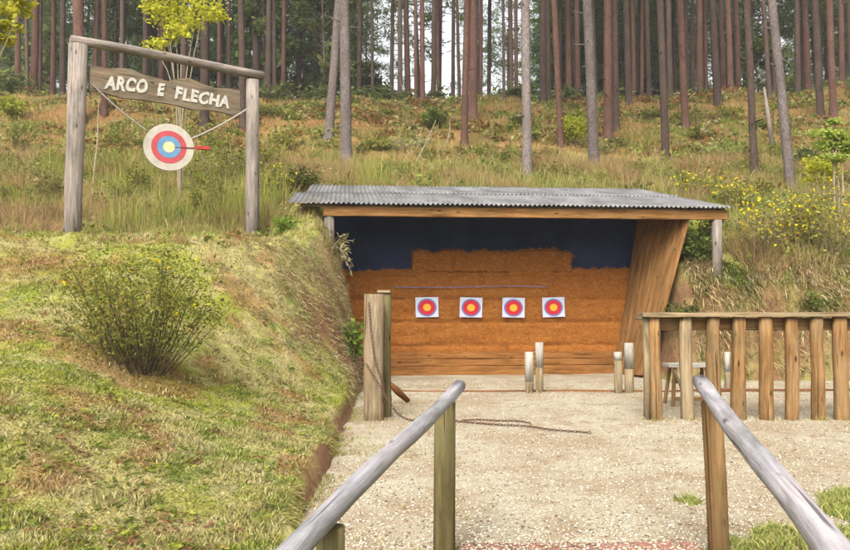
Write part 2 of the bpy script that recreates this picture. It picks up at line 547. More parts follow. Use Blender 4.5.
# loose stones on the yard
n = 46000
Yp = 3.82 + 9.2 * RNG.random(n) ** 1.7
Xp = (RNG.random(n) * 1.25 - .42) * Yp * .62 + .1
k = (Xp > xe(Yp) + .02); Xp, Yp = Xp[k], Yp[k]; n = len(Xp)
Zp = np.where((Yp < 4.06) & (Xp > .12) & (Xp < 1.32), .0225, yard_z(Xp, Yp))
kk = (Yp > 4.0) | ((Xp > .12) & (Xp < 1.32)); Xp, Yp, Zp = Xp[kk], Yp[kk], Zp[kk]; n = len(Xp)
sz = .0035 + .0075 * RNG.random(n) ** 2
octa = np.array([(1, 0, 0), (0, 1, 0), (-1, 0, 0), (0, -1, 0), (0, 0, .7), (0, 0, -.4)])
ang = RNG.random(n) * 6.28
ca, sa = np.cos(ang), np.sin(ang)
el = .7 + .9 * RNG.random(n)
V = octa[None] * sz[:, None, None] * (1 + .35 * (RNG.random((n, 6, 1)) - .5))
V[..., 0] *= el[:, None]
V = np.stack([V[..., 0] * ca[:, None] - V[..., 1] * sa[:, None], V[..., 0] * sa[:, None] + V[..., 1] * ca[:, None], V[..., 2]], -1)
V += np.stack([Xp, Yp, Zp + sz * .2], -1)[:, None]
ft = np.array([(0, 1, 4), (1, 2, 4), (2, 3, 4), (3, 0, 4), (1, 0, 5), (2, 1, 5), (3, 2, 5), (0, 3, 5)])
T = (ft[None] + 6 * np.arange(n)[:, None, None]).reshape(-1, 3)
pal = np.array([(.40, .35, .255), (.48, .44, .35), (.28, .215, .14), (.19, .11, .06), (.29, .245, .165), (.12, .09, .06)])
pc = pal[RNG.choice(6, n, p=[.3, .22, .18, .07, .18, .05])] * (.85 + .3 * RNG.random((n, 1)))
m, nt, b = newmat('loose_stone', .9, .2)
nt.links.new(attr_vec(nt, 'Col').outputs['Color'], b.inputs['Base Color'])
g = link('gravel', np_mesh('gravel', V, None, T, np.repeat(pc, 6, 0)), m)
tag(g, 'loose pale stones scattered over the gravel yard', 'gravel', kind='stuff')

# ------------------------------------------------------------------ grass
def blades(P, H, W, lean, col, curve=.35):
    """five-vertex bent blades; lean = horizontal offset of the tip"""
    n = len(P)
    a = RNG.random(n) * math.pi
    side = np.stack([np.cos(a), np.sin(a), np.zeros(n)], -1) * W[:, None] * .5
    up = np.zeros((n, 3)); up[:, 2] = H
    ln = np.zeros((n, 3)); ln[:, :2] = lean
    mid = P + up * .6 + ln * curve
    tip = P + up + ln
    V = np.stack([P - side, P + side, mid + side * .7, mid - side * .7, tip], 1)
    b = 5 * np.arange(n)
    Q = np.stack([b, b + 1, b + 2, b + 3], -1)
    T = np.stack([b + 3, b + 2, b + 4], -1)
    C = np.repeat(col[:, None, :], 5, 1)
    return V.reshape(-1, 3), Q, T, C.reshape(-1, 3)

def merge(name, parts, mat):
    vo = 0; Vs = []; Qs = []; Ts = []; Cs = []
    for V, Q, T, C in parts:
        Vs.append(V); Qs.append(Q + vo); Ts.append(T + vo); Cs.append(C); vo += len(V)
    return link(name, np_mesh(name, np.concatenate(Vs), np.concatenate(Qs), np.concatenate(Ts), np.concatenate(Cs)), mat)

def jitter(c, amt):
    n = len(c)
    return np.clip(c * (1 + amt * (RNG.random((n, 1)) - .5) * 2) + (RNG.random((n, 3)) - .5) * .03, .01, .9)

# lawn on the left bank
n = 330000
Yp = 3.6 + 10.0 * RNG.random(n) ** 1.25
Xp = xe(Yp) - .09 - (Yp * .66 + .6) * RNG.random(n)
k = (RNG.random(n) < .5 + 1.1 * S((fbm(Xp * 2.2, Yp * 2.2, 101, 3) - .28) / .3)); Xp, Yp = Xp[k], Yp[k]; n = len(Xp)
P = np.stack([Xp, Yp, terrain(Xp, Yp) - .005], -1)
tuft = S((fbm(Xp * 5, Yp * 5, 111, 3) - .52) / .2)
H = (.008 + .015 * RNG.random(n)) * (1 + 1.4 * tuft)
c = jitter(ground_col(Xp, Yp) * 1.02, .3)
dry = RNG.random(n) < .18
c[dry] = jitter(np.tile((.44, .38, .19), (dry.sum(), 1)), .3)
drk = RNG.random(n) < .10
c[drk] = jitter(np.tile((.10, .11, .03), (drk.sum(), 1)), .3)
ln = (RNG.random((n, 2)) - .5) * .06
lawn = blades(P, H, .005 + .008 * RNG.random(n), ln, c, .5)
merge('lawn_grass', [lawn], M['blade'])
tag(bpy.data.objects['lawn_grass'], 'short yellow green grass with straw patches on the left bank', 'grass', kind='stuff')

def tufts(cx, cy, nper, hmin, hmax, spread, colA, colB, wid=.008, droop=.5, hang=None):
    nt_ = len(cx)
    i = np.repeat(np.arange(nt_), nper); n = len(i)
    r = spread * np.sqrt(RNG.random(n)); a = RNG.random(n) * 6.283
    x = cx[i] + r * np.cos(a); y = cy[i] + r * np.sin(a)
    hs_ = (hmin + (hmax - hmin) * RNG.random(nt_))[i] * (.55 + .6 * RNG.random(n))
    hs_ = hs_ * (.22 + .78 * S((y - 11.0 - 2.4 * (fbm(x * .8, y * .8, 211, 3) - .4)) / 2.8))
    ln = np.stack([np.cos(a), np.sin(a)], -1) * (hs_ * droop * RNG.random(n))[:, None] + (RNG.random((n, 2)) - .5) * (hs_ * .3)[:, None]
    t = RNG.random(nt_)[i]
    c = jitter(lerp3(colA, colB, t), .3)
    P = np.stack([x, y, terrain(x, y) - .02], -1)
    return blades(P, hs_, wid * (.6 + .8 * RNG.random(n)), ln, c)

STRAW = (.40, .31, .135); OLIVE = (.20, .20, .05); GREEN = (.12, .165, .035); FERN = (.27, .145, .05)
parts = []
# tall rough grass along the crest behind the sign and up the lower hill
def scatter(n, y0, y1, half=.62, pw=1.0):
    y = y0 + (y1 - y0) * RNG.random(n) ** pw
    x = (RNG.random(n) * 2 - 1) * y * half
    return x, y
def keep_off_shelter(x, y):
    s, d = sd(x, y)
    return ~((s > -.25) & (s < 7.4) & (d < 4.35)) & (terrain(x, y) > 1.45)
x, y = scatter(7600, 10.4, 21, .62, 1.0)
kk = (y > 11.6) | ((fbm(x * 1.3, y * 1.3, 281, 3) > .52) & (x < -1.6)); x, y = x[kk], y[kk]; k = keep_off_shelter(x, y); x, y = x[k], y[k]
pn = fbm(x * .7, y * .7, 171, 4)
k = (pn > .51) | (RNG.random(len(x)) < .25)
parts.append(tufts(x[k], y[k], 20, .12, .55, .15, STRAW, OLIVE, .010, .8))
k = (pn <= .51) & (RNG.random(len(x)) < .8)
parts.append(tufts(x[k], y[k], 20, .10, .40, .22, GREEN, (.30, .30, .07), .016, .9))
k = fbm(x * 1.1, y * 1.1, 181, 3) > .60
parts.append(tufts(x[k], y[k], 26, .25, .6, .22, (.30, .17, .08), (.36, .24, .13), .009, 1.3))
x, y = scatter(900, 12.6, 19, .62, 1.0); k = keep_off_shelter(x, y) & (x < 1) & (fbm(x * .8, y * .8, 191, 3) > .5); x, y = x[k], y[k]
parts.append(tufts(x, y, 20, .3, .95, .18, OLIVE, (.26, .27, .06), .014, .45))
x = -2.35 + 1.05 * RNG.random(150); y = 12.05 + 1.5 * RNG.random(150)
k = terrain(x, y) > 1.5
parts.append(tufts(x[k], y[k], 18, .10, .34, .12, STRAW, (.24, .20, .08), .009, 1.0))
x, y = scatter(9500, 18, 41, .60, 1.0)
k = RNG.random(len(x)) < .12 + S((fbm(x * .5, y * .5, 121, 4) - .45) / .2); x, y = x[k], y[k]
parts.append(tufts(x, y, 12, .10, .34, .28, STRAW, FERN, .020, 1.3))
x, y = scatter(4200, 18.5, 41, .60)
k = (fbm(x * .55, y * .55, 131, 4) > .53) & (RNG.random(len(x)) < 1 - .5 * S((y - 22) / 8)); x, y = x[k], y[k]
parts.append(tufts(x, y, 14, .14, .4, .28, OLIVE, GREEN, .028, 1.1))
merge('hillside_grass', parts, M['blade'])
tag(bpy.data.objects['hillside_grass'], 'tall dry straw and olive grass covering the hillside', 'grass', kind='stuff')

# straw hanging over the cut banks
def hanging(x, y, nper, hmin, hmax, outx, outy, col, wid=.008):
    i = np.repeat(np.arange(len(x)), nper); n = len(i)
    X = x[i] + (RNG.random(n) - .5) * .16; Y = y[i] + (RNG.random(n) - .5) * .16
    L = hmin + (hmax - hmin) * RNG.random(n)
    P = np.stack([X, Y, terrain(X, Y) + .0], -1)
    o = np.stack([outx[i] + (RNG.random(n) - .5) * 1.2, outy[i] + (RNG.random(n) - .5) * 1.2], -1) * (L * .55)[:, None]
    up = L * (RNG.random(n) * .9 - .55)
    c = jitter(np.tile(col, (n, 1)), .35) * np.where(RNG.random((n, 1)) < .3, .5, 1.1)
    return blades(P, up, wid * (.6 + .8 * RNG.random(n)), o, c, .8)
parts = []
nb_ = 1000
yy = 9.2 + 4.6 * RNG.random(nb_)
xx = xe(yy) - np.interp(yy, W_Y, W_W) * RNG.random(nb_) * 1.1
k = fbm(xx * 2.5, yy * 2.5 , 201, 3) > .46; xx, yy = xx[k], yy[k]
parts.append(hanging(xx, yy, 14, .04, .15, np.ones(len(xx)), -.5 * np.ones(len(xx)), (.44, .36, .20), .007))
k = RNG.random(len(xx)) < .3
parts.append(hanging(xx[k] - .05, yy[k], 12, .04, .14, np.ones(k.sum()), -.5 * np.ones(k.sum()), (.24, .25, .06), .011))
xx = 4.3 + 6.5 * RNG.random(1500)
yy = yfoot(xx) + .02 + .75 * RNG.random(1500)
k = sd(xx, yy)[0] > 6.3; xx, yy = xx[k], yy[k]
k = fbm(xx * 1.6, yy * 3, 251, 3) > .42
parts.append(hanging(xx[k], yy[k], 16, .12, .45, np.zeros(k.sum()), -np.ones(k.sum()), (.46, .35, .18), .011))
k = fbm(xx * 1.2, yy * 2, 261, 3) > .56
parts.append(hanging(xx[k], yy[k], 16, .08, .26, np.zeros(k.sum()), -np.ones(k.sum()), (.19, .22, .05), .014))
k = RNG.random(len(xx)) < .12
parts.append(hanging(xx[k], yy[k], 9, .2, .6, np.zeros(k.sum()), -np.ones(k.sum()), (.58, .48, .30), .008))
k = RNG.random(len(xx)) < .25
parts.append(hanging(xx[k], yy[k], 14, .1, .3, np.zeros(k.sum()), -np.ones(k.sum()), (.20, .20, .06), .012))
yy = 4.2 + 6.2 * RNG.random(900); xx = xe(yy) - .03 - .07 * RNG.random(900)
k = fbm(xx * 2, yy * 2.2, 221, 3) > .53; xx, yy = xx[k], yy[k]
parts.append(hanging(xx, yy, 10, .03, .10, np.ones(len(xx)), -.3 * np.ones(len(xx)), (.30, .27, .09), .008))
merge('bank_straw', parts, M['blade'])
tag(bpy.data.objects['bank_straw'], 'dry straw hanging over the cut earth banks', 'grass', kind='stuff')

# green verge by the near right rail, edge weeds on the yard
n = 42000
Yp = 3.4 + 1.9 * RNG.random(n); Xp = 1.15 + 2.6 * RNG.random(n)
f = fbm(Xp * 2.0, Yp * 2.0, 141, 3)
k = (f + .45 * (4.62 - Yp) + .05 * (Xp - 1.7) - .5 * S((1.5 - Xp) / .3)) > .50; Xp, Yp = Xp[k], Yp[k]; n = len(Xp)
P = np.stack([Xp, Yp, np.maximum(terrain(Xp, Yp), np.where(Yp > 3.95, yard_z(Xp, Yp), -9)) - .004], -1)
H = .02 + .04 * RNG.random(n)
c = jitter(lerp3((.17, .22, .04), (.36, .33, .12), RNG.random(n)), .3)
v1 = blades(P, H, .006 + .006 * RNG.random(n), (RNG.random((n, 2)) - .5) * H[:, None] * 2, c)
n = 5000
Yp = 4.1 + 6.2 * RNG.random(n); Xp = xe(Yp) + .02 + .9 * RNG.random(n) ** 3.0
k = fbm(Xp * 3, Yp * 2, 151, 3) > .5; Xp, Yp = Xp[k], Yp[k]; n = len(Xp)
P = np.stack([Xp, Yp, yard_z(Xp, Yp) - .003], -1); H = .012 + .03 * RNG.random(n)
c = jitter(lerp3((.20, .21, .05), (.42, .34, .17), RNG.random(n)), .3)
v2 = blades(P, H, .005 + .004 * RNG.random(n), (RNG.random((n, 2)) - .5) * H[:, None] * 2, c)
feet = [((p_ - 425) / FPX * 8.30, 8.24) for p_ in (648, 656, 686, 711, 738, 764, 791, 816, 840)] + [(1.42, 10.7), (2.6, 10.7), (-.5, 8.15), (-.42, 8.3), (.09, 3.98), (1.4, 4.0)]
fx_ = np.repeat(np.array([f_[0] for f_ in feet]), 26); fy_ = np.repeat(np.array([f_[1] for f_ in feet]), 26); n = len(fx_)
keepf = RNG.random(n) < .25 + .75 * _hash(np.floor(fx_ * 50), np.floor(fy_ * 50), 4)
Xp = (fx_ + RNG.normal(size=n) * .09)[keepf]; Yp = (fy_ - np.abs(RNG.normal(size=n)) * .06)[keepf]; n = len(Xp)
P = np.stack([Xp, Yp, yard_z(Xp, Yp) - .004], -1); H = .02 + .06 * RNG.random(n) ** 2
c = jitter(lerp3((.20, .22, .05), (.44, .36, .18), RNG.random(n)), .3)
v3 = blades(P, H, .005 + .005 * RNG.random(n), (RNG.random((n, 2)) - .5) * H[:, None] * 2, c)
merge('verge_grass', [v1, v2, v3], M['blade'])
tag(bpy.data.objects['verge_grass'], 'thin green grass at the edges of the gravel yard', 'grass', kind='stuff')

# top step with its red painted edge, and the sloping path to it
m = plain('red_painted_concrete', (.25, .115, .085), .8, .5, 16)
mb = MB(); mb.box((.72, 3.915, -.078), (1.2, .29, .2), jit=.006)
o = mb.build('red_step', m, bevel=.008); tag(o, kind='structure')

# ------------------------------------------------------------------ shelter
roofz = lambda d: 2.70 + .83 * d / 4.15
sh = thing('shooting_shelter', 'open wooden shelter with corrugated roof dug into the bank', 'shelter', sp(3.5, 1.5, 0))
sl = sh.location
m, nt, b = newmat('weathered_corrugated_sheet', .55, .35)
v = attr_vec(nt, 'gc').outputs['Vector']
st = noise(nt, mapping(nt, v, (1.3, .5, 1)), 2.0, 6, .65)
sp_ = noise(nt, mapping(nt, v, (9, 2.2, 1)), 2.0, 5, .7)
c = ramp(nt, st, [(.3, (.075, .072, .070)), (.5, (.155, .15, .148)), (.7, (.24, .235, .23))])
c = mix(nt, ramp(nt, sp_, [(.52, (0, 0, 0)), (.72, (.75, .75, .75))]), c, (.075, .065, .055))
nt.links.new(c, b.inputs['Base Color'])
M['roof'] = m
PER = .0765
def corr(s0, s1, d0, d1, lift):
    ns = int((s1 - s0) / PER * 8); ss = np.linspace(s0, s1, ns + 1); dd = np.linspace(d0, d1, 12)
    SS, DD = np.meshgrid(ss, dd)
    wob = .012 * (fbm(SS * 1.2, DD * 1.2, 161, 2) - .5)
    Zt = 2.70 + .83 * DD / 4.15 + 0.0145 * np.cos(SS * 2 * math.pi / PER) + lift + wob
    def arr(z):
        return np.stack([LX + SS * AX + DD * DX, LY + SS * AY + DD * DY, z], -1)
    ny, nx = SS.shape
    V = np.concatenate([arr(Zt).reshape(-1, 3), arr(Zt - .004).reshape(-1, 3)])
    i = np.arange(nx * ny).reshape(ny, nx); o2 = nx * ny
    q = np.stack([i[:-1, :-1], i[:-1, 1:], i[1:, 1:], i[1:, :-1]], -1).reshape(-1, 4)
    q2 = q[:, ::-1] + o2
    ed = np.concatenate([i[0], i[1:, -1], i[-1, -2::-1], i[-2:0:-1, 0]])
    e2 = np.roll(ed, -1)
    q3 = np.stack([ed, ed + o2, e2 + o2, e2], -1)
    G = np.concatenate([np.stack([SS, DD, 0 * SS], -1).reshape(-1, 3)] * 2)
    return V - np.array(sl), np.concatenate([q, q2, q3]), G
V1, Q1, G1 = corr(0, 7.09, -.06, 2.2, .0)
V2, Q2, G2 = corr(.18, 7.09, 2.05, 4.15, .016)
link('roof', np_mesh('roof', np.concatenate([V1, V2]), np.concatenate([Q1, Q2 + len(V1)]), None, None, np.concatenate([G1, G2]), smooth=True), M['roof'], sh)

SM = Matrix(((AX, DX, 0), (AY, DY, 0), (0, 0, 1)))
def sbox(mb, s, d, z, size, **k):
    mb.box(sp(s, d, z), size, SM, **k)
mb = MB(); sbox(mb, 3.78, .10, 2.575, (6.5, .10, .15), jit=.004, seed=3)
mb.build('front_beam', M['wood_plank'], sh, sl, bevel=.008)
mb = MB(); sbox(mb, 3.6, .14, 2.672, (6.85, .05, .04), seed=5)
mb.build('batten', M['wood_grey'], sh, sl)
for s in (.8, 1.9, 3.0, 4.1, 5.2, 6.3, 6.95):
    mb = MB()
    ang = math.atan2(.83, 4.15)
    RM = SM @ Matrix.Rotation(ang, 3, 'X')
    mb.box(sp(s, 2.0, roofz(2.0) - .085), (.07, 3.9, .09), RM, seed=int(s * 9))
    mb.build('rafter', M['wood_tan'], sh, sl)
p0 = sp(6.87, .12, 0); zb = gz(p0.x, p0.y) - .15
mb = MB(); mb.tube([(p0.x, p0.y, zb), (p0.x + .005, p0.y, 2.1), (p0.x + .01, p0.y, 2.50)], [.088, .083, .08], 14, rough=.03, seed=4)
mb.build('post', M['wood_grey'], sh, sl, smooth=True)
p0 = sp(.62, .14, 0); zb = gz(p0.x, p0.y) - .2
mb = MB(); mb.tube([(p0.x, p0.y, min(zb, 2.0)), (p0.x, p0.y, 2.5)], [.08, .075], 12, rough=.03, seed=9)
mb.build('post', M['wood_grey'], sh, sl, smooth=True)
# dark backing behind the straw
m, nt, b = newmat('dark_blue_backing', .8, .2)
v = attr_vec(nt, 'gc').outputs['Vector']
st = noise(nt, v, 1.4, 5, .6)
nt.links.new(ramp(nt, st, [(.3, (.016, .024, .058)), (.7, (.030, .042, .092))]), b.inputs['Base Color'])
M['backing'] = m
for i, (s0, s1) in enumerate([(.62, 1.56), (1.55, 3.06), (3.05, 4.61), (4.60, 6.2)]):
    mb = MB(); sbox(mb, (s0 + s1) / 2, 1.80 + .006 * (i % 2), 2.2, (s1 - s0, .03, 1.62), seed=i)
    mb.build('back_panel', M['backing'], sh, sl)
# splayed plank wing on the right, boards running up the slope of its lean
def wing_pt(t, w):
    """t 0 front .. 1 back, w 0 bottom .. 1 top"""
    bf, bb = (5.71, .24, -.02), (5.585, 1.52, -.12)
    tf, tb = (6.43, .11, 2.66), (6.12, 1.52, 2.98)
    lo = [bf[k] + (bb[k] - bf[k]) * t for k in range(3)]; hi = [tf[k] + (tb[k] - tf[k]) * t for k in range(3)]
    return sp(*[lo[k] + (hi[k] - lo[k]) * w for k in range(3)])
NB = 7
for i in range(NB):
    t0, t1 = i / NB + .006, (i + 1) / NB - .004
    mb = MB()
    c4 = [wing_pt(t0, 0), wing_pt(t1, 0), wing_pt(t1, 1), wing_pt(t0, 1)]
    nrm = (c4[1] - c4[0]).cross(c4[3] - c4[0]).normalized()
    if nrm.x < 0: nrm = -nrm
    lift = -.012 * (i % 2)
    V = [p + nrm * lift for p in c4] + [p + nrm * (lift + .045) for p in c4]
    L = (c4[3] - c4[0]).length; wd = (c4[1] - c4[0]).length
    G = [(i * 1.3, 0, i * 3.1), (i * 1.3 + wd, 0, i * 3.1), (i * 1.3 + wd, 0, i * 3.1 + L), (i * 1.3, 0, i * 3.1 + L)]
    G += [(a_, .05, c_) for a_, _, c_ in G]
    mb.add(V, [(0, 1, 2, 3), (7, 6, 5, 4), (0, 4, 5, 1), (1, 5, 6, 2), (2, 6, 7, 3), (3, 7, 4, 0)], G)
    mb.build('wing_board', M['wood_plank'], sh, sl, bevel=.004)

# ------------------------------------------------------------------ straw backstop with its timber sill
bk = thing('straw_backstop', 'orange straw wall with stepped top behind the paper targets', 'straw wall', sp(3, 1.5, -.1))
bl = bk.location
m, nt, b = newmat('packed_straw', .95, .1)
v = attr_vec(nt, 'gc').outputs['Vector']
h1 = noise(nt, mapping(nt, v, (3, 3, 9)), 2.2, 6, .7)
h2 = noise(nt, mapping(nt, v, (22, 22, 60)), 1.5, 4, .7)
big = noise(nt, mapping(nt, v, (.7, 1, 1.6)), 1.4, 4, .6)
c = ramp(nt, h1, [(.28, (.13, .042, .009)), (.5, (.31, .108, .020)), (.74, (.47, .19, .042))])
c = mix(nt, .6, c, ramp(nt, h2, [(.3, (.10, .03, .006)), (.55, (.33, .118, .022)), (.75, (.58, .26, .07))]))
c = mix(nt, ramp(nt, big, [(.48, (0, 0, 0)), (.72, (.5, .5, .5))]), c, (.30, .12, .025))
nt.links.new(c, b.inputs['Base Color'])
bump(nt, b, h2, .9, .03)
M['straw'] = m
# bales are packed courses: front face displaced, ragged top
def straw_block(name, s0, s1, z0, z1, dfront, seed):
    ns = int((s1 - s0) / .04); nz = max(4, int((z1 - z0) / .04))
    ss = np.linspace(s0, s1, ns + 1); zz = np.linspace(z0, z1, nz + 1)
    SS, ZZ = np.meshgrid(ss, zz)
    top = (ZZ - z0) / (z1 - z0)
    Z2 = ZZ + top ** 6 * (.06 * (fbm(SS * 7, 0 * SS + seed, seed, 4) - .5) * 2 + .09 * (fbm(SS * 1.1, 0 * SS + seed, seed + 5, 2) - .5))
    SS = SS + .05 * (fbm(ZZ * 6, 0 * ZZ + 2, seed + 8, 3) - .5)
    course = np.abs(((ZZ + .02 * fbm(SS * 2, ZZ, seed + 3, 2)) / .41) % 1 - .5) * 2
    row_ = np.floor((ZZ + .02 * fbm(SS * 2, ZZ, seed + 3, 2)) / .41)
    joint = np.abs((((SS + .45 * (row_ % 2) + .06 * fbm(ZZ * 4, SS * 0, seed, 2)) / .93) % 1) - .5) * 2
    D = dfront + .09 * (fbm(SS * 3, ZZ * 7, seed + 1, 5) - .5) + .05 * (vnoise(row_ * 3.1 + seed, np.floor((SS + .45 * (row_ % 2)) / .93) * 5.7, 8) - .5) + .06 * S((course - .86) / .14) + .05 * S((joint - .95) / .05) + .06 * S((top - .9) / .1) ** 2
    def w(s_, d_, z_):
        return np.stack([LX + s_ * AX + d_ * DX, LY + s_ * AY + d_ * DY, z_], -1)
    F = w(SS, D, Z2)
    back = w(SS[-1:], np.full_like(SS[-1:], 1.775), Z2[-1:])
    n0 = SS.size; ii = np.arange(n0).reshape(SS.shape)
    q = [np.stack([ii[:-1, :-1], ii[:-1, 1:], ii[1:, 1:], ii[1:, :-1]], -1).reshape(-1, 4)]
    bt = n0 + np.arange(ns + 1)
    q.append(np.stack([ii[-1, :-1], ii[-1, 1:], bt[1:], bt[:-1]], -1))
    V = [F.reshape(-1, 3), back.reshape(-1, 3)]; n1 = n0 + ns + 1
    for col_, flip in ((0, 1), (-1, 0)):
        bs = w(SS[:, col_], np.full(nz + 1, 1.775), Z2[:, col_])
        V.append(bs); bi = n1 + np.arange(nz + 1); n1 += nz + 1
        f_ = ii[:, col_]
        qq = np.stack([f_[:-1], f_[1:], bi[1:], bi[:-1]], -1)
        q.append(qq if flip else qq[:, ::-1])
    V = np.concatenate(V)
    g_ = V - np.array(bl); G = np.stack([g_ @ np.array([AX, AY, 0]), g_ @ np.array([DX, DY, 0]), g_[:, 2]], -1) + seed
    return V - np.array(bl), np.concatenate(q), G, (SS, D, Z2)
fib_src = []
def straw_part(name, *a):
    V, Q, G, src = straw_block(name, *a); fib_src.append(src)
    return link(name, np_mesh(name, V, Q, None, None, G, smooth=True), M['straw'], bk)
zt = lambda y: CAMZ + (300 - y) / FPX * 14.45
straw_part('straw_courses', .25, 6.0, .25, zt(269), 1.50, 3)
straw_part('upper_straw', 2.05, 4.86, zt(271), zt(251), 1.52, 8)
# loose fibres sticking out
Vs = []
for SS, D, Z2 in fib_src:
    n = 9000 if SS.shape[1] > 100 else 3000
    i = RNG.integers(0, SS.size, n)
    s_, d_, z_ = SS.ravel()[i], D.ravel()[i], Z2.ravel()[i]
    a_ = RNG.random(n) * 6.283; L = .03 + .08 * RNG.random(n)
    ds, dz = np.cos(a_) * L, np.sin(a_) * L * .7; out = .004 + .03 * RNG.random(n)
    def w(s_, d_, z_): return np.stack([LX + s_ * AX + d_ * DX, LY + s_ * AY + d_ * DY, z_], -1)
    p0 = w(s_, d_ - .001, z_); p1 = w(s_ + .004, d_ - .001, z_ + .006); p2 = w(s_ + ds, d_ - out, z_ + dz)
    Vs.append(np.stack([p0, p1, p2], 1))
V = np.concatenate(Vs); n = len(V)
fc = jitter(lerp3((.55, .27, .08), (.24, .085, .016), RNG.random(n)), .3)
o = link('loose_straw', np_mesh('loose_straw', V.reshape(-1, 3) - np.array(bl), None, np.arange(3 * n).reshape(-1, 3), np.repeat(fc, 3, 0)), M['blade'], bk)
o['kind'] = 'stuff'
# timber sill courses
for i, (z, hh, dd) in enumerate([(.30, .11, 1.42), (.185, .115, 1.40), (.03, .19, 1.385)]):
    mb = MB(); mb.box(sp(2.95, dd, z - .06), (5.36 - .02 * i, .14, hh), SM, jit=.006, seed=20 + i)
    mb.build('sill_timber', M['wood_sill'], bk, bl, bevel=.012)
mb = MB()
pts = [sp(s, 1.462 + .012 * math.sin(s * 9), zt(287) + .012 * math.sin(s * 2.1)) for s in np.linspace(1.7, 4.4, 40)]
mb.tube(pts, .006, 5)
mb.build('blue_twine', plain('blue_twine', (.14, .16, .30)), bk, bl)

# ------------------------------------------------------------------ paper targets
def flat_mat(name, c, rough=.75, var=.08):
    return plain(name, c, rough, var, 6)
M['t_paper'] = flat_mat('target_paper', (.40, .41, .48))
M['t_lilac'] = flat_mat('target_lilac_ring', (.10, .13, .28))
M['t_red'] = flat_mat('target_red', (.38, .018, .03))
M['t_yellow'] = flat_mat('target_yellow', (.55, .28, .025))
def disc(mb, c, ex, ey, nz, rx, ry, th, n=40, r0=None):
    """flat ring or disc with a small thickness"""
    V = []; F = []
    c = Vector(c)
    for lay in (0, 1):
        for k in range(n):
            a_ = 2 * math.pi * k / n
            V.append(c + ex * (rx * math.cos(a_)) + ey * (ry * math.sin(a_)) + nz * (th * lay))
    if r0:
        for lay in (0, 1):
            for k in range(n):
                a_ = 2 * math.pi * k / n
                V.append(c + ex * (r0 * rx * math.cos(a_)) + ey * (r0 * ry * math.sin(a_)) + nz * (th * lay))
    for k in range(n):
        k2 = (k + 1) % n
        F.append((k, k2, n + k2, n + k))
        if r0:
            F.append((n + k, n + k2, 3 * n + k2, 3 * n + k))
            F.append((k2, k, 2 * n + k, 2 * n + k2))
            F.append((2 * n + k2, 2 * n + k, 3 * n + k, 3 * n + k2))
    if not r0:
        F.append(tuple(range(n, 2 * n))); F.append(tuple(range(n - 1, -1, -1)))
    mb.add(V, F, [tuple(v) for v in V])

tl = ['paper target at the left end of the row on the straw wall',
      'paper target second from left, beside the leftmost one on the straw',
      'paper target third from left in the row on the straw',
      'paper target at the right end, nearest the slanted plank wall']
for i, (tx, ty) in enumerate([(427, 307.2), (471, 307.4), (513.5, 307.6), (553.5, 307.2)]):
    # depth of the straw front under this pixel
    Yt = 14.2
    for _ in range(6):
        p = at(tx, ty, Yt); s_, d_ = sd(p.x, p.y); Yt += (1.452 - d_) / .9951
    p = at(tx, ty, Yt)
    rot = Matrix.Rotation([R(-1), R(1.5), R(1.2), R(-2)][i], 3, Vector((DX, DY, 0)))
    ex = rot @ Vector((AX, AY, 0)); ey = rot @ Vector((0, 0, 1)); nz = Vector((-DX, -DY, 0))
    t = thing('paper_target', tl[i], 'target', p, 'paper targets on the straw wall')
    mb = MB(); sx, sy = .198, .172
    V = []
    nn = 8
    for lay in (0, 1):
        for jj in range(nn + 1):
            for ii_ in range(nn + 1):
                a_, b_ = ii_ / nn * 2 - 1, jj / nn * 2 - 1
                curl = .016 * (abs(a_ * b_) ** 3) * (1 if (ii_ * 7 + i) % 3 else .4)
                V.append(p + ex * a_ * sx + ey * b_ * sy + nz * (.003 * lay + curl))
    F = []; k1 = (nn + 1) ** 2
    for jj in range(nn):
        for ii_ in range(nn):
            a_ = jj * (nn + 1) + ii_; F.append((k1 + a_, k1 + a_ + 1, k1 + a_ + nn + 2, k1 + a_ + nn + 1)); F.append((a_ + nn + 1, a_ + nn + 2, a_ + 1, a_))
    mb.add(V, F, [tuple(v) for v in V])
    pp_ = mb.build('paper', M['t_paper'], t, p)
    for nm, mt, r_, off in (('outer_ring', 't_lilac', .168, .004), ('red_ring', 't_red', .142, .006), ('yellow_centre', 't_yellow', .068, .008)):
        mb = MB(); disc(mb, p + nz * off - ey * .004, ex, ey, nz, r_, r_ * .92, .002)
        mb.build(nm, M[mt], pp_, p)

# ------------------------------------------------------------------ sign frame, board, hanging target
pl = at(73, 236, 11.0); pl.z = gz(pl.x, pl.y)
pr = at(252, 243, 12.9); pr.z = gz(pr.x, pr.y)
bdir = Vector((pr.x - pl.x, pr.y - pl.y, 0)); BL = bdir.length; bdir.normalize()
bn = Vector((bdir.y, -bdir.x, 0))         # faces the camera side
if bn.y > 0: bn = -bn
def on_sign(px, py, off=0.0):
    d = Vector(ray(px, py)); o_ = Vector((0, 0, CAMZ)); q0 = pl + bn * off
    k = (q0 - o_).dot(bn) / d.dot(bn)
    return o_ + d * k
sg = thing('sign_frame', 'tall grey log frame with a carved board on the grassy bank', 'sign', (pl + pr) / 2)
sgl = sg.location
ptl, ptr = on_sign(78.5, 45), on_sign(252.5, 80)
mb = MB(); mb.tube([pl - Vector((0, 0, .3)), pl + Vector((.0, 0, .7)), pl.lerp(ptl, .6), ptl], [.112, .115, .120, .122], 18, rough=.03, seed=1)
mb.build('post', M['wood_grey'], sg, sgl, smooth=True)
mb = MB(); mb.tube([pr - Vector((0, 0, .3)), pr + Vector((.0, 0, .7)), pr.lerp(ptr, .6), ptr], [.112, .107, .102, .10], 18, rough=.03, seed=2)
mb.build('post', M['wood_grey'], sg, sgl, smooth=True)
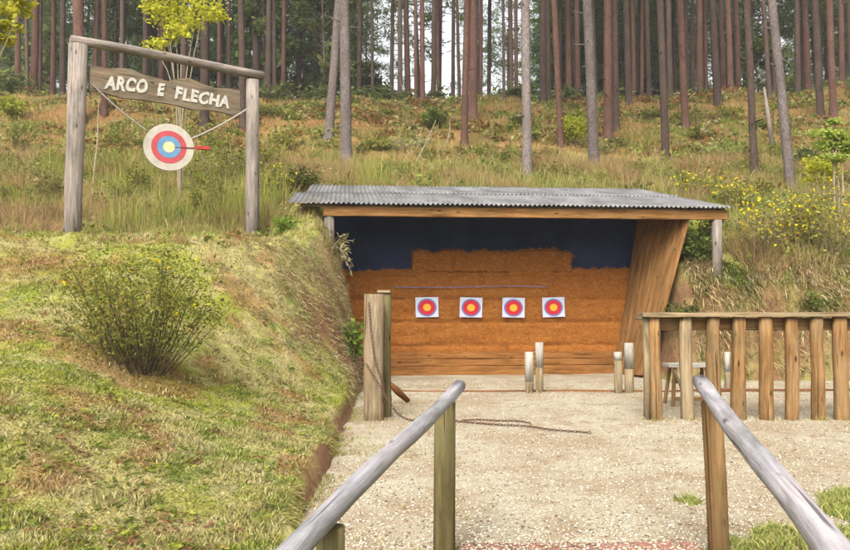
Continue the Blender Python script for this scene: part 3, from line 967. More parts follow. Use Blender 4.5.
ca_, cb_ = on_sign(71, 39.5, -.02), on_sign(262.5, 75, -.02)
mb = MB(); mb.tube([ca_.lerp(cb_, t) + Vector((0, 0, .012 * math.sin(t * 5))) for t in np.linspace(0, 1, 9)], [.062, .063, .064, .066, .067, .068, .069, .07, .07], 14, rough=.03, seed=3)
mb.build('crossbeam', M['wood_grey'], sg, sgl, smooth=True)
# board with hand cut wavy edges
mb = MB(); nb = 44
topc = [(90, 66), (97, 67), (108, 69.5), (120, 69), (132, 70), (142, 75), (158, 79), (168, 82), (178, 79.5), (190, 79), (203, 85), (215, 89), (228, 89), (240, 91)]
botc = [(90, 90.5), (102, 91.5), (112, 95), (123, 98), (135, 99), (150, 101), (165, 103), (180, 106), (193, 110), (207, 109.5), (222, 112), (233, 115), (240, 116.5)]
topc = [(x, y - 1.0) for x, y in topc]
rows = []
for i in range(nb + 1):
    x = 90 + 150 * i / nb
    yt = np.interp(x, [p_[0] for p_ in topc], [p_[1] for p_ in topc]); yb = np.interp(x, [p_[0] for p_ in botc], [p_[1] for p_ in botc])
    rows.append((on_sign(x, yt, .06), on_sign(x, yb, .06)))
V = []; G = []
for off in (0, -.05):
    for a_, b_ in rows:
        for p_ in (a_, b_):
            V.append(p_ + bn * off); l_ = (p_ - rows[0][1])
            G.append((l_.z, off, l_.dot(bdir)))
n2 = 2 * (nb + 1); F = []
for i in range(nb):
    a_ = 2 * i
    F += [(a_, a_ + 1, a_ + 3, a_ + 2), (n2 + a_ + 2, n2 + a_ + 3, n2 + a_ + 1, n2 + a_),
          (a_, a_ + 2, n2 + a_ + 2, n2 + a_), (a_ + 3, a_ + 1, n2 + a_ + 1, n2 + a_ + 3)]
F += [(0, n2, n2 + 1, 1), (2 * nb + 1, n2 + 2 * nb + 1, n2 + 2 * nb, 2 * nb)]
mb.add(V, F, G)
board = mb.build('sign_board', M['wood_board'], sg, sgl)
# lettering
def letters(body, x0, x1, ybase0, ybase1, h0, h1, parent, mat):
    fc = bpy.data.curves.new('lettering', 'FONT'); fc.body = body; fc.size = 1.0; fc.extrude = .0; fc.offset = .045
    fc.shear = .18; fc.space_character = 1.12; fc.resolution_u = 4
    to = bpy.data.objects.new('lettering_source', fc); COL.objects.link(to)
    dg = bpy.context.evaluated_depsgraph_get()
    me = bpy.data.meshes.new_from_object(to.evaluated_get(dg))
    bpy.data.objects.remove(to); bpy.data.curves.remove(fc)
    co = np.array([v.co[:] for v in me.vertices]); mn, mx_ = co.min(0), co.max(0)
    pa, pb = on_sign(x0, ybase0, .064), on_sign(x1, ybase1, .064)
    out = []
    for c_ in co:
        t = (c_[0] - mn[0]) / (mx_[0] - mn[0]); w = (c_[1] - mn[1]) / (mx_[1] - mn[1])
        wv = .010 * math.sin(t * 23)
        out.append(pa.lerp(pb, t) + Vector((0, 0, 1)) * ((h0 + (h1 - h0) * t) * w + wv) - sgl)
    fs = [tuple(p.vertices) for p in me.polygons]
    nv = len(out)
    allv = out + [v + bn * .008 for v in out]
    import collections
    ec = collections.Counter()
    for f in fs:
        for i in range(len(f)): ec[tuple(sorted((f[i], f[(i + 1) % len(f)])))] += 1
    F = [tuple(i + nv for i in f) for f in fs] + [tuple(reversed(f)) for f in fs]
    F += [(a_, b_, b_ + nv, a_ + nv) for (a_, b_), k in ec.items() if k == 1]
    m2 = bpy.data.meshes.new('lettering'); m2.from_pydata([tuple(v) for v in allv], [], F)
    bpy.data.meshes.remove(me)
    return link('lettering', m2, mat, parent)
M['letter'] = plain('chalky_cream_paint', (.46, .43, .37), .85, .2, 14)
letters('ARCO', 104, 147.5, 89.0, 94.0, .195, .205, board, M['letter'])
letters('E', 157, 165, 95.5, 96.0, .19, .19, board, M['letter'])
letters('FLECHA', 174.5, 229, 99.0, 108.5, .195, .185, board, M['letter'])

# hanging round target
tc = on_sign(169, 147, .09)
tg = thing('hanging_target', 'round ringed target board hanging from two ropes under the sign', 'target', tc)
face = (Vector((0, 0, CAMZ)) - tc); face.z = 0; face.normalize()
face = (face * .97 + bn * .35 + Vector((0, 0, .05))).normalized()
ex = Vector((-face.y, face.x, 0)).normalized()
if ex.x < 0: ex = -ex
ey = face.cross(ex).normalized()
if ey.z < 0: ey = -ey
RT = .352
M['b_white'] = plain('target_cream_paint', (.34, .305, .25), .8, .15, 9)
M['b_red'] = plain('target_dull_red_paint', (.33, .055, .06), .8, .2, 9)
M['b_blue'] = plain('target_blue_paint', (.09, .19, .30), .8, .2, 9)
M['b_yellow'] = plain('target_pale_yellow_paint', (.46, .39, .20), .8, .15, 9)
mb = MB(); disc(mb, tc, ex, ey, face, RT, RT * .97, -.045, 56); tf_ = mb.build('target_face', M['b_white'], tg, tc)
for nm, mt, r_, off in (('red_ring', 'b_red', .70, .003), ('blue_ring', 'b_blue', .47, .006), ('centre', 'b_yellow', .235, .009)):
    mb = MB(); disc(mb, tc + face * off - face * .002, ex, ey, face, RT * r_, RT * r_ * .97, .002, 48); mb.build(nm, M[mt], tf_, tc)
M['rope'] = plain('pale_rope', (.30, .27, .23), .9, .2, 40)
for a_, b_ in (((92, 84), (146, 130)), ((247, 109), (189, 139.5))):
    p0 = on_sign(*a_, .08); p1 = on_sign(*b_, .09)
    mb = MB(); mb.tube([p0.lerp(p1, t) - Vector((0, 0, .03 * math.sin(t * math.pi))) for t in np.linspace(0, 1, 8)], .012, 6)
    mb.build('rope', M['rope'], tg, tc)
ar = thing('arrow', 'red feathered arrow stuck in the centre of the hanging target', 'arrow', tc)
d_ar = (face * .75 + ex * .78).normalized()
tip = on_sign(211, 148.5, .30)
d_ar = (tip - tc).normalized(); LA = (tip - tc).length
mb = MB(); mb.tube([tc, tc + d_ar * LA], .008, 8); mb.build('shaft', plain('arrow_shaft_red', (.14, .03, .025)), ar, tc)
sidev = d_ar.cross(Vector((0, 0, 1))).normalized(); upv = sidev.cross(d_ar)
for k in range(3):
    a_ = 2 * math.pi * k / 3 + 1.57
    o_ = sidev * math.cos(a_) + upv * math.sin(a_)
    b0, b1 = tc + d_ar * (LA * .60), tc + d_ar * (LA * .98)
    t_ = d_ar.cross(o_) * .004
    V = [b0 + o_ * .01, b0.lerp(b1, .3) + o_ * .034, b1 + o_ * .03, b1 - d_ar * .03 + o_ * .01]
    V = [v + t_ for v in V] + [v - t_ for v in V]
    mb = MB(); mb.add(V, [(0, 1, 2, 3), (7, 6, 5, 4), (0, 4, 5, 1), (1, 5, 6, 2), (2, 6, 7, 3), (3, 7, 4, 0)], [tuple(v) for v in V])
    mb.build('feather', plain('arrow_feather_red', (.36, .03, .03)), ar, tc)

# ------------------------------------------------------------------ slab post fence on the right
FY = 8.30
fn = thing('post_fence', 'upright slab post fence with a flat top board by the yard', 'fence', (2.35, FY, 0))
fl = fn.location
fx = lambda px: (px - 425) / FPX * FY
posts = [(654, 12.5, 'wood_orange'), (685, 12.2, 'wood_tan'), (712, 13.5, 'wood_orange'), (738, 13.8, 'wood_orange'), (764.5, 13.8, 'wood_orange'), (791, 13, 'wood_orange'), (816, 13, 'wood_orange'), (839.5, 13.5, 'wood_orange')]
posts += [(839.5 + 25.5 * k, 13.3, 'wood_orange') for k in range(1, 6)]
rnd = random.Random(5)
for i, (px_, w_, mt) in enumerate(posts):
    x = fx(px_); r_ = w_ / FPX * FY / 2; z0 = -.12
    tops = 1.035 + rnd.uniform(-.01, .01); lean = rnd.uniform(-.012, .012)
    pts = [(x + lean * (1 - t) + .006 * math.sin(t * 5 + i), FY + rnd.uniform(-.004, .004), z0 + (tops - z0) * t) for t in np.linspace(0, 1, 7)]
    rr = [r_ * (1.05 - .1 * t + .03 * math.sin(t * 7 + i * 2)) for t in np.linspace(0, 1, 7)]
    mb = MB(); mb.tube(pts, rr, 16, rough=.06, seed=50 + i, flat=.72 if i % 2 else .8)
    mb.build('post', M[mt], fn, fl, smooth=True)
x = fx(645.8)
mb = MB(); mb.tube([(x, FY + .0, -.1), (x + .004, FY, .5), (x - .008, FY, 1.03)], [.033, .033, .034], 12, rough=.05, seed=77)
mb.build('post', M['wood_tan'], fn, fl, smooth=True)
x1 = fx(640.5); x2 = fx(975)
mb = MB(); mb.box(((x1 + x2) / 2, FY + .015, 1.052), (x2 - x1, .21, .045), jit=.004, seed=8)
mb.build('top_board', M['wood_tan'], fn, fl, bevel=.006)
mb = MB(); mb.box(((x1 + x2) / 2 + .06, FY + .105, .955), (x2 - x1 - .16, .045, .125), jit=.004, seed=9)
mb.build('rail', M['wood_orange'], fn, fl, bevel=.006)
# short return going back from the corner
mb = MB(); mb.tube([(fx(664.5) + .06, FY + .55, -.1), (fx(664.5) + .065, FY + .55, 1.0)], [.05, .048], 12, rough=.05, seed=78)
mb.build('post', M['wood_orange'], fn, fl, smooth=True)
mb = MB(); mb.box((fx(648) + .07, FY + .36, 1.0), (.12, .46, .03), seed=12)
mb.build('return_rail', M['wood_tan'], fn, fl, bevel=.005)

# bench behind the fence
bq = at(690, 409, 9.4)
bx = bq.x
be = thing('bench', 'small pale wooden bench standing behind the post fence', 'bench', (bx, 9.45, 0))
bel = be.location
seat_z = at(690, 364, 9.35).z
mb = MB(); mb.box((bx, 9.45, seat_z - .02), (.52, .26, .04), jit=.003, seed=31); mb.build('seat', M['wood_chalk'], be, bel, bevel=.005)
for sx in (-1, 1):
    for sy in (-1, 1):
        mb = MB()
        mb.tube([(bx + sx * .23, 9.45 + sy * .16, -.03), (bx + sx * .18, 9.45 + sy * .09, seat_z - .035)], [.022, .022], 8, seed=60 + sx + 3 * sy)
        mb.build('leg', M['wood_orange'], be, bel)
for z_ in (.09, .28):
    mb = MB(); mb.box((bx, 9.31 + .05 * (z_ > .2), z_), (.43, .03, .045), seed=33); mb.build('stretcher', M['wood_orange'], be, bel, bevel=.004)
mb = MB(); mb.tube([(bx - .2, 9.33, seat_z - .06), (bx - .06, 9.28, .04)], .018, 8, seed=35); mb.build('brace', M['wood_tan'], be, bel)

# ------------------------------------------------------------------ short posts on the shooting line
def short_post(px0, px1, ytop, ybase, label, mat, mat_top, frac, group, Y=None, flatness=.8, lean=0):
    Y = Y or 10.75
    a_ = at((px0 + px1) / 2, ybase, Y); x = a_.x; r_ = (px1 - px0) / FPX * Y / 2
    zt_ = at((px0 + px1) / 2, ytop, Y).z; zb_ = float(yard_z(x, Y))
    t = thing('short_post', label, 'post', (x, Y, zb_), group)
    zm = zb_ + (zt_ - zb_) * (1 - frac)
    mb = MB(); mb.tube([(x, Y, zb_ - .15), (x + lean * .3, Y, zb_ + .1), (x + lean * .6, Y, zm)], [r_, r_ * .98, r_ * .97], 9, rough=.04, seed=int(px0), flat=flatness)
    mb.build('post_shaft', M[mat], t, t.location, smooth=True)
    mb = MB(); mb.tube([(x + lean * .6, Y, zm + .002), (x + lean, Y, zt_)], [r_ * 1.02, r_ * 1.0], 9, rough=.05, seed=int(px0) + 5, flat=flatness)
    mb.build('pale_top', M[mat_top], t, t.location, smooth=True)
G1_ = 'short paired posts on the shooting line'
short_post(525, 533.5, 352, 392.5, 'shorter post of the middle pair in front of the straw wall', 'wood_tan', 'wood_chalk', .72, G1_)
short_post(535.5, 543.5, 342.5, 392, 'taller post of the middle pair in front of the straw wall', 'wood_tan', 'wood_chalk', .5, G1_, 10.78)
short_post(614.5, 622.8, 352, 392.5, 'shorter post of the pair near the slanted plank wall', 'wood_tan', 'wood_chalk', .2, G1_, lean=-.012)
short_post(624.5, 634, 343, 391.5, 'taller post of the pair near the slanted plank wall', 'wood_tan', 'wood_chalk', .52, G1_, 10.78)
short_post(724.5, 731, 352, 390, 'pale short post standing behind the slab post fence', 'wood_tan', 'wood_chalk', .5, G1_, 11.0)
# batten marking the line
rnd = random.Random(3)
ln_pts = [at(x, y, 10.9) for x, y in ((398, 0), (900, 0))]
mb = MB()
xs_ = np.linspace(-.35, 6.6, 36)
mb.tube([(x, 10.86 + .03 * math.sin(x * 1.3) + rnd.uniform(-.01, .01), yard_z(x, 10.86) + .004 + .02 * (x > 3.3)) for x in xs_], [.017 + rnd.uniform(-.006, .006) for _ in xs_], 7, rough=.1)
o = single(mb, 'line_batten', M['wood_red'], (xs_[0], 10.86, 0)); tag(o, 'long thin brown batten lying across the gravel between short posts', 'batten')

# two tall gate posts at the foot of the bank
def split_post(px0, px1, ytop, ybase, Y, label, mat, name, flat=.75, seed=1, dx=0):
    a_ = at((px0 + px1) / 2, ybase, Y); r_ = (px1 - px0) / FPX * Y / 2
    zt_ = at((px0 + px1) / 2, ytop, Y).z
    b0 = Vector((a_.x, Y, 0))
    mb = MB(); mb.tube([(a_.x + dx * (1 - t) + .004 * math.sin(9 * t), Y, -.15 + (zt_ + .15) * t) for t in np.linspace(0, 1, 6)], [r_ * (1.03 - .05 * t) for t in np.linspace(0, 1, 6)], 18, rough=.035, seed=seed, flat=flat)
    return mb, b0
mb, b0 = split_post(363.5, 383, 294, 420, 8.25, '', '', '', .55, 5)
o = single(mb, 'gate_post', M['wood_brown'], b0, smooth=True); tag(o, 'broad weathered split log post with a rusty chain on it', 'post')
t = thing('gate_post', 'narrow brown post with a small cap behind the broad chained post', 'post', at(385, 418, 8.48) * 1)
t.location.z = 0
mb, b0 = split_post(379.5, 391, 292.5, 418, 8.5, '', '', '', .8, 6)
mb.build('post_shaft', M['wood_greenish'], t, t.location, smooth=True)
c_ = at(384, 291.5, 8.48)
mb = MB(); mb.box(c_, (.135, .10, .028), seed=3); mb.build('cap', M['wood_tan'], t, t.location, bevel=.004)

# ------------------------------------------------------------------ rusty chain
m = plain('rusty_iron', (.085, .04, .026), .75, .45, 60); M['rust'] = m
def resample(pts, step):
    pts = [Vector(p) for p in pts]; out = [pts[0].copy()]; carry = 0
    for a_, b_ in zip(pts[:-1], pts[1:]):
        L = (b_ - a_).length; t = step - carry
        while t <= L:
            out.append(a_.lerp(b_, t / L)); t += step
        carry = L - (t - step)
    return out
def smoothpts(pts, it=2):
    pts = [Vector(p) for p in pts]
    for _ in range(it):
        q_ = [pts[0]]
        for a_, b_ in zip(pts[:-1], pts[1:]):
            q_ += [a_.lerp(b_, .25), a_.lerp(b_, .75)]
        pts = q_ + [pts[-1]]
    return pts
def chain(pts, label, step=.032, wire=.0036, half=.0205, wid=.0105):
    pp = resample(smoothpts(pts), step); mb = MB()
    for i in range(len(pp) - 1):
        t_ = (pp[i + 1] - pp[i]).normalized(); c_ = (pp[i] + pp[i + 1]) / 2
        up_ = Vector((0, 0, 1)) if abs(t_.z) < .8 else Vector((0, -1, 0))
        s_ = t_.cross(up_).normalized(); u_ = s_.cross(t_)
        e_ = (s_ if i % 2 else u_) * .85 + (u_ if i % 2 else s_) * .5
        e_.normalize()
        ring = [c_ + t_ * (half * math.cos(a_)) + e_ * (wid * math.sin(a_)) for a_ in np.linspace(0, 2 * math.pi, 11)]
        mb.tube(ring, wire, 5, cap=False)
    o = single(mb, 'chain', M['rust'], pts[0]); tag(o, label, 'chain')
def gpt(px_, py_):
    p = at(px_, py_, 9.0)
    d = ray(px_, py_); k = (0.022 - CAMZ) / d[2]
    return Vector((d[0] * k, d[1] * k, .022))
YC = 8.15
chain([at(369, 303, YC), at(370.5, 325, YC), at(372.5, 345, YC), at(375, 362, YC - .01), at(381, 378, YC - .01), at(384, 390, YC)], 'short rusty chain hanging down the face of the broad post')
chain([at(366.5, 364, YC), at(371, 372, YC - .02), at(380, 386, YC - .05), at(389, 402, YC - .08), at(398, 415, YC - .1), gpt(408, 420), gpt(424, 421.5), gpt(445, 420), gpt(470, 422.5), gpt(500, 425), gpt(528, 426), gpt(552, 430), gpt(575, 431.5), gpt(594, 433)], 'long rusty chain trailing from the broad post across gravel')
chain([gpt(462, 420.5), gpt(480, 419.5), gpt(500, 421), gpt(516, 420.5), gpt(531, 423)], 'loose rusty chain end lying beside the long chain on gravel')
p0, p1 = at(387, 381, 9.4), gpt(408, 401)
mb = MB(); mb.tube([p0, p0.lerp(p1, .5), p1], [.02, .045, .03], 8, rough=.15, seed=4)
o = single(mb, 'broken_timber', M['wood_red'], p1, smooth=True); tag(o, 'broken red brown timber leaning out behind the gate posts', 'timber')

# ------------------------------------------------------------------ near hand rails
RD = Vector((.208, 1, .0605)).normalized()
def rail_thing(label, e, post_px, mat_post, sq, topw, seed, extra):
    t = thing('hand_rail', label, 'hand rail', (e.x, e.y, 0))
    tl_ = t.location
    pts = [e - RD * k + Vector((0, 0, .008 * math.sin(k * 3 + seed))) for k in np.linspace(0, 3.4, 14)]
    mb = MB(); mb.tube(pts, [topw * (1 + .05 * math.sin(k * 2.3) + .03 * math.sin(k * 5.1)) for k in range(14)], 16, rough=.025, seed=seed, flat=sq, ref=(0, 0, 1))
    mb.build('rail', M['wood_pale'], t, tl_, smooth=True)
    for (pt, pb, rr) in post_px:
        mb = MB()
        mb.tube([pb - Vector((0, 0, .25)), pb.lerp(pt, .5), pt], [rr * 1.02, rr, rr * .98], 16, rough=.03, seed=seed + 3, flat=.8)
        mb.build('post', M[mat_post], t, tl_, smooth=True)
eL = at(459.5, 386, 3.95)
pL = at(445, 398, 3.9); pL.z -= .02; bL = at(444, 549, 3.9)
p2 = eL - RD * 1.95
rail_thing('bleached round handrail on olive post left of the entrance', eL,
           [(pL, bL, .05), (p2 - Vector((0, 0, .03)), Vector((p2.x, p2.y, gz(p2.x, p2.y))), .036)], 'wood_greenish', .92, .030, 3, None)
eR = at(700, 382.5, 4.0)
pR = at(711.5, 402, 3.92); bR = at(720.5, 551, 3.92)
p2 = eR - RD * 2.75
rail_thing('bleached squared handrail on orange post right of the entrance', eR,
           [(pR, bR, .048), (p2 - Vector((0, 0, .03)), Vector((p2.x, p2.y, gz(p2.x, p2.y))), .05)], 'wood_orange', .74, .037, 8, None)

# ------------------------------------------------------------------ pines
def trunk_mb(base, top, r0, r1, seed, n=11, seg=16, knots=True, bow=0.0):
    rnd = random.Random(seed); mb = MB()
    ax = top - base; L = ax.length
    side = Vector((math.cos(seed * 1.7), math.sin(seed * 1.7), 0))
    pts = []; rr = []
    hs_ = [-.02, 0, .01, .03] + list(np.linspace(.06, 1, seg))
    for h in hs_:
        pts.append(base + ax * h + side * (bow * math.sin(h * math.pi)) + Vector((rnd.uniform(-1, 1), rnd.uniform(-1, 1), 0)) * (r0 * .06))
        fl_ = 1 + .35 * math.exp(-max(h, 0) * L / .25)
        rr.append((r0 + (r1 - r0) * max(h, 0)) * fl_ * (1 + rnd.uniform(-.03, .03)))
    mb.tube(pts, rr, n, rough=.05, seed=seed)
    if knots:
        for _ in range(16):
            h = rnd.uniform(.05, .6); a_ = rnd.uniform(0, 6.28)
            p = base + ax * h + side * (bow * math.sin(h * math.pi)); r_ = r0 + (r1 - r0) * h
            d_ = Vector((math.cos(a_), math.sin(a_), rnd.uniform(-.2, .5)))
            L_ = rnd.choice([.04, .05, .07, .12, .3])
            mb.tube([p + d_ * r_ * .8, p + d_ * (r_ + L_)], [.022, .010], 5)
    return mb

def crown_mesh(name, seed, hgt, rad, ntuft, dense=26):
    rg = np.random.default_rng(seed)
    V = []; C = []
    mbv = []
    t = np.sort(rg.random(ntuft)); z = t * hgt
    prof = rad * (np.sin(np.clip(t * .92 + .12, 0, 1) * math.pi) ** .7 * .8 + .2) * (1 - .3 * t)
    a_ = rg.random(ntuft) * 6.283; r_ = prof * np.sqrt(.12 + .88 * rg.random(ntuft))
    cx, cy = r_ * np.cos(a_), r_ * np.sin(a_); cz = z - .18 * r_ + (rg.random(ntuft) - .5) * .5
    i = np.repeat(np.arange(ntuft), dense); n = len(i)
    dirs = rg.normal(size=(n, 3)); dirs /= np.linalg.norm(dirs, axis=1)[:, None]
    cen = np.stack([cx, cy, cz], -1)[i] + dirs * (.10 + .25 * rg.random((n, 1))) * np.array([1.3, 1.3, .7])
    L = .22 + .25 * rg.random(n); w = .028 + .03 * rg.random(n)
    d2 = dirs + .6 * rg.normal(size=(n, 3)); d2 /= np.linalg.norm(d2, axis=1)[:, None]
    sd_ = np.cross(d2, rg.normal(size=(n, 3))); sd_ /= np.linalg.norm(sd_, axis=1)[:, None]
    p0 = cen - sd_ * w[:, None]; p1 = cen + sd_ * w[:, None]; p2 = cen + d2 * L[:, None]
    V = np.stack([p0, p1, p2], 1).reshape(-1, 3)
    tc_ = rg.random(ntuft)[i]
    c = np.asarray((.10, .14, .05)) * (1 - tc_)[:, None] + np.asarray((.18, .23, .08)) * tc_[:, None]
    c = c * (.75 + .5 * rg.random((n, 1)))
    # limbs
    T = np.arange(3 * n).reshape(-1, 3)
    C = np.repeat(c, 3, 0)
    lv = []
    for k in range(0, ntuft, 2):
        p = np.array([cx[k], cy[k], cz[k]]); q_ = np.array([0, 0, max(0, z[k] - .15 * r_[k])])
        sv = np.cross(p - q_, [0, 0, 1.0]); sv /= (np.linalg.norm(sv) + 1e-6)
        for s2 in (sv, np.array([0, 0, 1.0])):
            lv.append([q_ - s2 * .035, q_ + s2 * .035, p])
    lv = np.array(lv).reshape(-1, 3)
    T2 = np.arange(len(lv)).reshape(-1, 3) + len(V)
    return np_mesh(name, np.concatenate([V, lv]), None, np.concatenate([T, T2]), np.concatenate([C, np.tile((.09, .06, .045), (len(lv), 1))]))

CROWNS = [crown_mesh('pine_crown', 100 + k, 11, 2.4, 105) for k in range(4)]
THIN = [crown_mesh('thin_pine_crown', 120 + k, 9, 2.0, 46) for k in range(4)]
for c_ in CROWNS + THIN: c_.materials.append(M['needle'])
_pk = [0]
def pine(base, top2, r0, mat, label, group, H=21, crown_at=12.0, bow=0.0):
    """base on the ground; top2 = another point of the axis, fixes the lean"""
    ax = (top2 - base); ax = ax / ax.z
    top = base + ax * H
    t = thing('pine_tree', label, 'pine tree', base, group)
    sd_ = _pk[0] = _pk[0] + 1
    mb = trunk_mb(base, top, r0, r0 * .42, sd_, bow=bow)
    mb.build('trunk', M[mat], t, base, smooth=True)
    c_ = link('crown', THIN[sd_ % 4], None, t)
    c_.location = ax * crown_at; c_.rotation_euler = (0, 0, sd_ * 1.3)
    return t

G_H = 'pine trees on the open hillside'
hill = [  # base px, base y, px at top of frame, width px, bark, label
    (346.5, 163, 344, 12, 'bark_grey', 'thick grey pine on the slope above the shelter roof left end', 0),
    (328.5, 137, 338.5, 9.5, 'bark_grey', 'grey brown pine leaning right just behind the thick grey pine', .0),
    (527.5, 179, 525.5, 10.5, 'bark_grey', 'pale grey knotty pine rising right behind the shelter roof', 0),
    (464, 146, 467, 7.5, 'bark_red', 'slim reddish pine crossing in front of a thicker red pine', 0),
    (472.5, 119, 474, 9.5, 'bark_red', 'thicker red pine half hidden behind a slim reddish pine', 0),
    (594.5, 170, 587, 11, 'bark_grey', 'grey pine beside the bright green bush, leaning left', 0),
    (561, 147, 554, 7, 'bark_red', 'orange red pine standing behind the bright green bush', 0),
    (608, 142, 608, 10, 'bark_red', 'broad red brown pine right of the bright green bush', 0),
    (616, 131, 615, 7, 'bark_mid', 'dark pine close behind the broad red brown pine', 0),
    (666, 163, 660, 8, 'bark_mid', 'brown pine left of the fallen log on the slope', 0),
    (685.5, 129, 680, 8, 'bark_red', 'red brown pine at the left tip of the fallen log', 0),
    (755, 179, 747, 8, 'bark_mid', 'dark based red pine between fallen log and bent grey pine', 0),
    (792, 195, 775, 10.5, 'bark_grey', 'bent pale grey pine above the yellow flower shrubs', .12),
    (821, 122, 815, 8, 'bark_mid', 'dark pine behind the bright green sapling', 0),
    (833.5, 119, 829, 8, 'bark_red', 'red brown pine directly above the bright green sapling', 0),
    (204.5, 128, 205, 10, 'bark_mid', 'thick brown pine behind the right half of the sign board', 0),
    (243, 128, 241, 7.5, 'bark_mid', 'dark pine seen just left of the sign frame right post', 0),
    (80, 125, 78, 13, 'bark_red', 'thick red pine directly behind the sign frame left post', 0),
    (104.5, 115, 104.5, 6.5, 'bark_red', 'orange red pine above the left end of the sign board', 0),
    (355, 92.5, 354, 10.5, 'bark_red', 'broad red brown pine on the ridge right of the thick grey pine', 0),
    (422.5, 103, 422, 5.5, 'bark_red', 'slim red pine just below the ridge above the round dark bush', 0),
    (504, 101, 503, 3.2, 'bark_mid', 'very thin dark pine left of the pale knotty pine', 0),
    (629, 104, 626, 7, 'bark_mid', 'dull brown pine on the ridge right of the broad red pines', 0),
    (718, 105, 712, 8, 'bark_mid', 'leaning brown pine on the ridge above the fallen log', 0),
    (770, 100, 763, 5, 'bark_mid', 'dark narrow pine behind the bent grey pine', 0),
    (317, 95, 316, 6, 'bark_red', 'bright red slim pine left of the leaning grey brown pine', 0),
    (305, 91.5, 304, 6, 'bark_mid', 'red brown pine on the ridge beside the bright red slim pine', 0),
]
for k, (bx_, by_, tx_, w_, mt, lab, bow) in enumerate(hill):
    b_ = ground_at(bx_, by_)
    t_ = at(tx_, 0, b_.y + .2)
    pine(b_ - Vector((0, 0, .05)), t_, w_ / FPX * b_.y / 2 * .95, mt, lab, G_H, crown_at=11.5 + (k % 4), bow=bow)

# trees along the ridge, positions read one by one
G_R = 'pines in the dense stand along the ridge'
ridge = [(15, 6), (26, 4), (31, 8), (36.5, 5), (51, 6), (60, 6), (92, 4.5), (120, 5), (143, 6), (159, 5), (182, 6), (218, 4.5), (227, 5), (256, 8), (267, 6), (274, 4.5), (282.5, 5),
         (373, 3.5), (391, 4.5), (400, 5), (408, 6), (416, 4), (433.5, 5.5), (439, 4), (453, 4), (460, 3.5), (481, 4), (489, 4.5), (512, 5), (517, 4), (544, 7), (550, 5), (570, 7), (579, 6), (597, 5), (636, 5), (643, 4), (651, 5), (672, 6), (695, 5), (702, 7), (709, 4), (726, 6), (733, 6), (741, 6), (778, 5), (800, 6), (812, 7), (845, 6)]
rr_ = random.Random(21)
for px_, w_ in ridge:
    Y = rr_.uniform(39.5, 47)
    x = (px_ - 425) / FPX * Y; z = gz(x, Y)
    b_ = Vector((x, Y, z - .05)); lean = rr_.gauss(-.004 - .012 * max(0, (px_ - 500) / 350), .012)
    pine(b_, b_ + Vector((lean * 10, rr_.gauss(0, .1), 10)), w_ / FPX * Y / 2, rr_.choice(['bark_red', 'bark_mid', 'bark_mid', 'bark_red']),
         'slender reddish brown pine in the dense stand on the ridge', G_R, H=21, crown_at=rr_.uniform(7.5, 10.5))

# far trees: copies of a few trunks
protos = []
for k in range(6):
    t = thing('pine_tree', 'thin distant pine deep in the stand behind the ridge', 'pine tree', (0, 0, 0), 'distant pines behind the ridge')
    mb = trunk_mb(Vector((0, 0, -.1)), Vector((.25 * math.sin(k * 2.1), .2 * math.cos(k), 21)), .15, .06, 500 + k, n=8, seg=8, knots=False, bow=.12 * ((k % 3) - 1))
    mb.build('trunk', M[['bark_mid', 'bark_red', 'bark_mid'][k % 3]], t, smooth=True)
    c_ = link('crown', CROWNS[k % 4], None, t); c_.location = (.1 * math.sin(k * 2.1), .1 * math.cos(k), 8.0 + k * .45)
    protos.append(t)
used = 0
gaps = [(362, 372, .8), (378, 398, .92), (411, 415, .8), (424, 431, .85), (440, 459, .92), (480, 488, .9), (532, 542, .95), (461, 465, .7), (598, 602, .8), (646, 649, .8), (706, 714, .8), (757, 768, .7), (800, 806, .7), (838, 844, .7), (44, 48, .7), (64, 68, .7)]
tries = 0
far = []
while len(far) < 212 and tries < 6000:
    tries += 1
    px_ = rr_.uniform(-40, 890); Y = rr_.uniform(47, 88)
    dens = .35 + .65 * min(1, abs(px_ - 430) / 170) if px_ > 360 else .75
    if rr_.random() > dens: continue
    if any(a_ < px_ < b_ and rr_.random() < p_ for a_, b_, p_ in gaps): continue
    far.append((px_, Y))
for i, (px_, Y) in enumerate(far):
    src = protos[i % 6]
    if i < 6: t = src
    else:
        t = src.copy(); COL.objects.link(t)
        for ch in src.children:
            c_ = ch.copy(); COL.objects.link(c_); c_.parent = t
    x = (px_ - 425) / FPX * Y
    t.location = (x, Y, gz(x, Y)); t.rotation_euler = (rr_.gauss(0, .012), rr_.gauss(-.008, .014), rr_.uniform(0, 6.28))
    s_ = rr_.uniform(.75, 1.3); t.scale = (s_, s_, rr_.uniform(.9, 1.1))

# ------------------------------------------------------------------ shrubs and broadleaf trees
def leaves(cen, size, cols, flat=.4, rg=RNG, elong=1.8):
    n = len(cen)
    d = rg.normal(size=(n, 3)); d[:, 2] *= (1 - flat); d /= np.linalg.norm(d, axis=1)[:, None]
    s = np.cross(d, rg.normal(size=(n, 3)) * np.array([.5, .5, 1])); s /= (np.linalg.norm(s, axis=1)[:, None] + 1e-6)
    L = size[:, None] * elong * .5; W = size[:, None] * .5
    V = np.stack([cen - d * L, cen + s * W, cen + d * L, cen - s * W], 1).reshape(-1, 3)
    Q = np.arange(4 * n).reshape(-1, 4)
    return V, Q, np.repeat(cols, 4, 0)

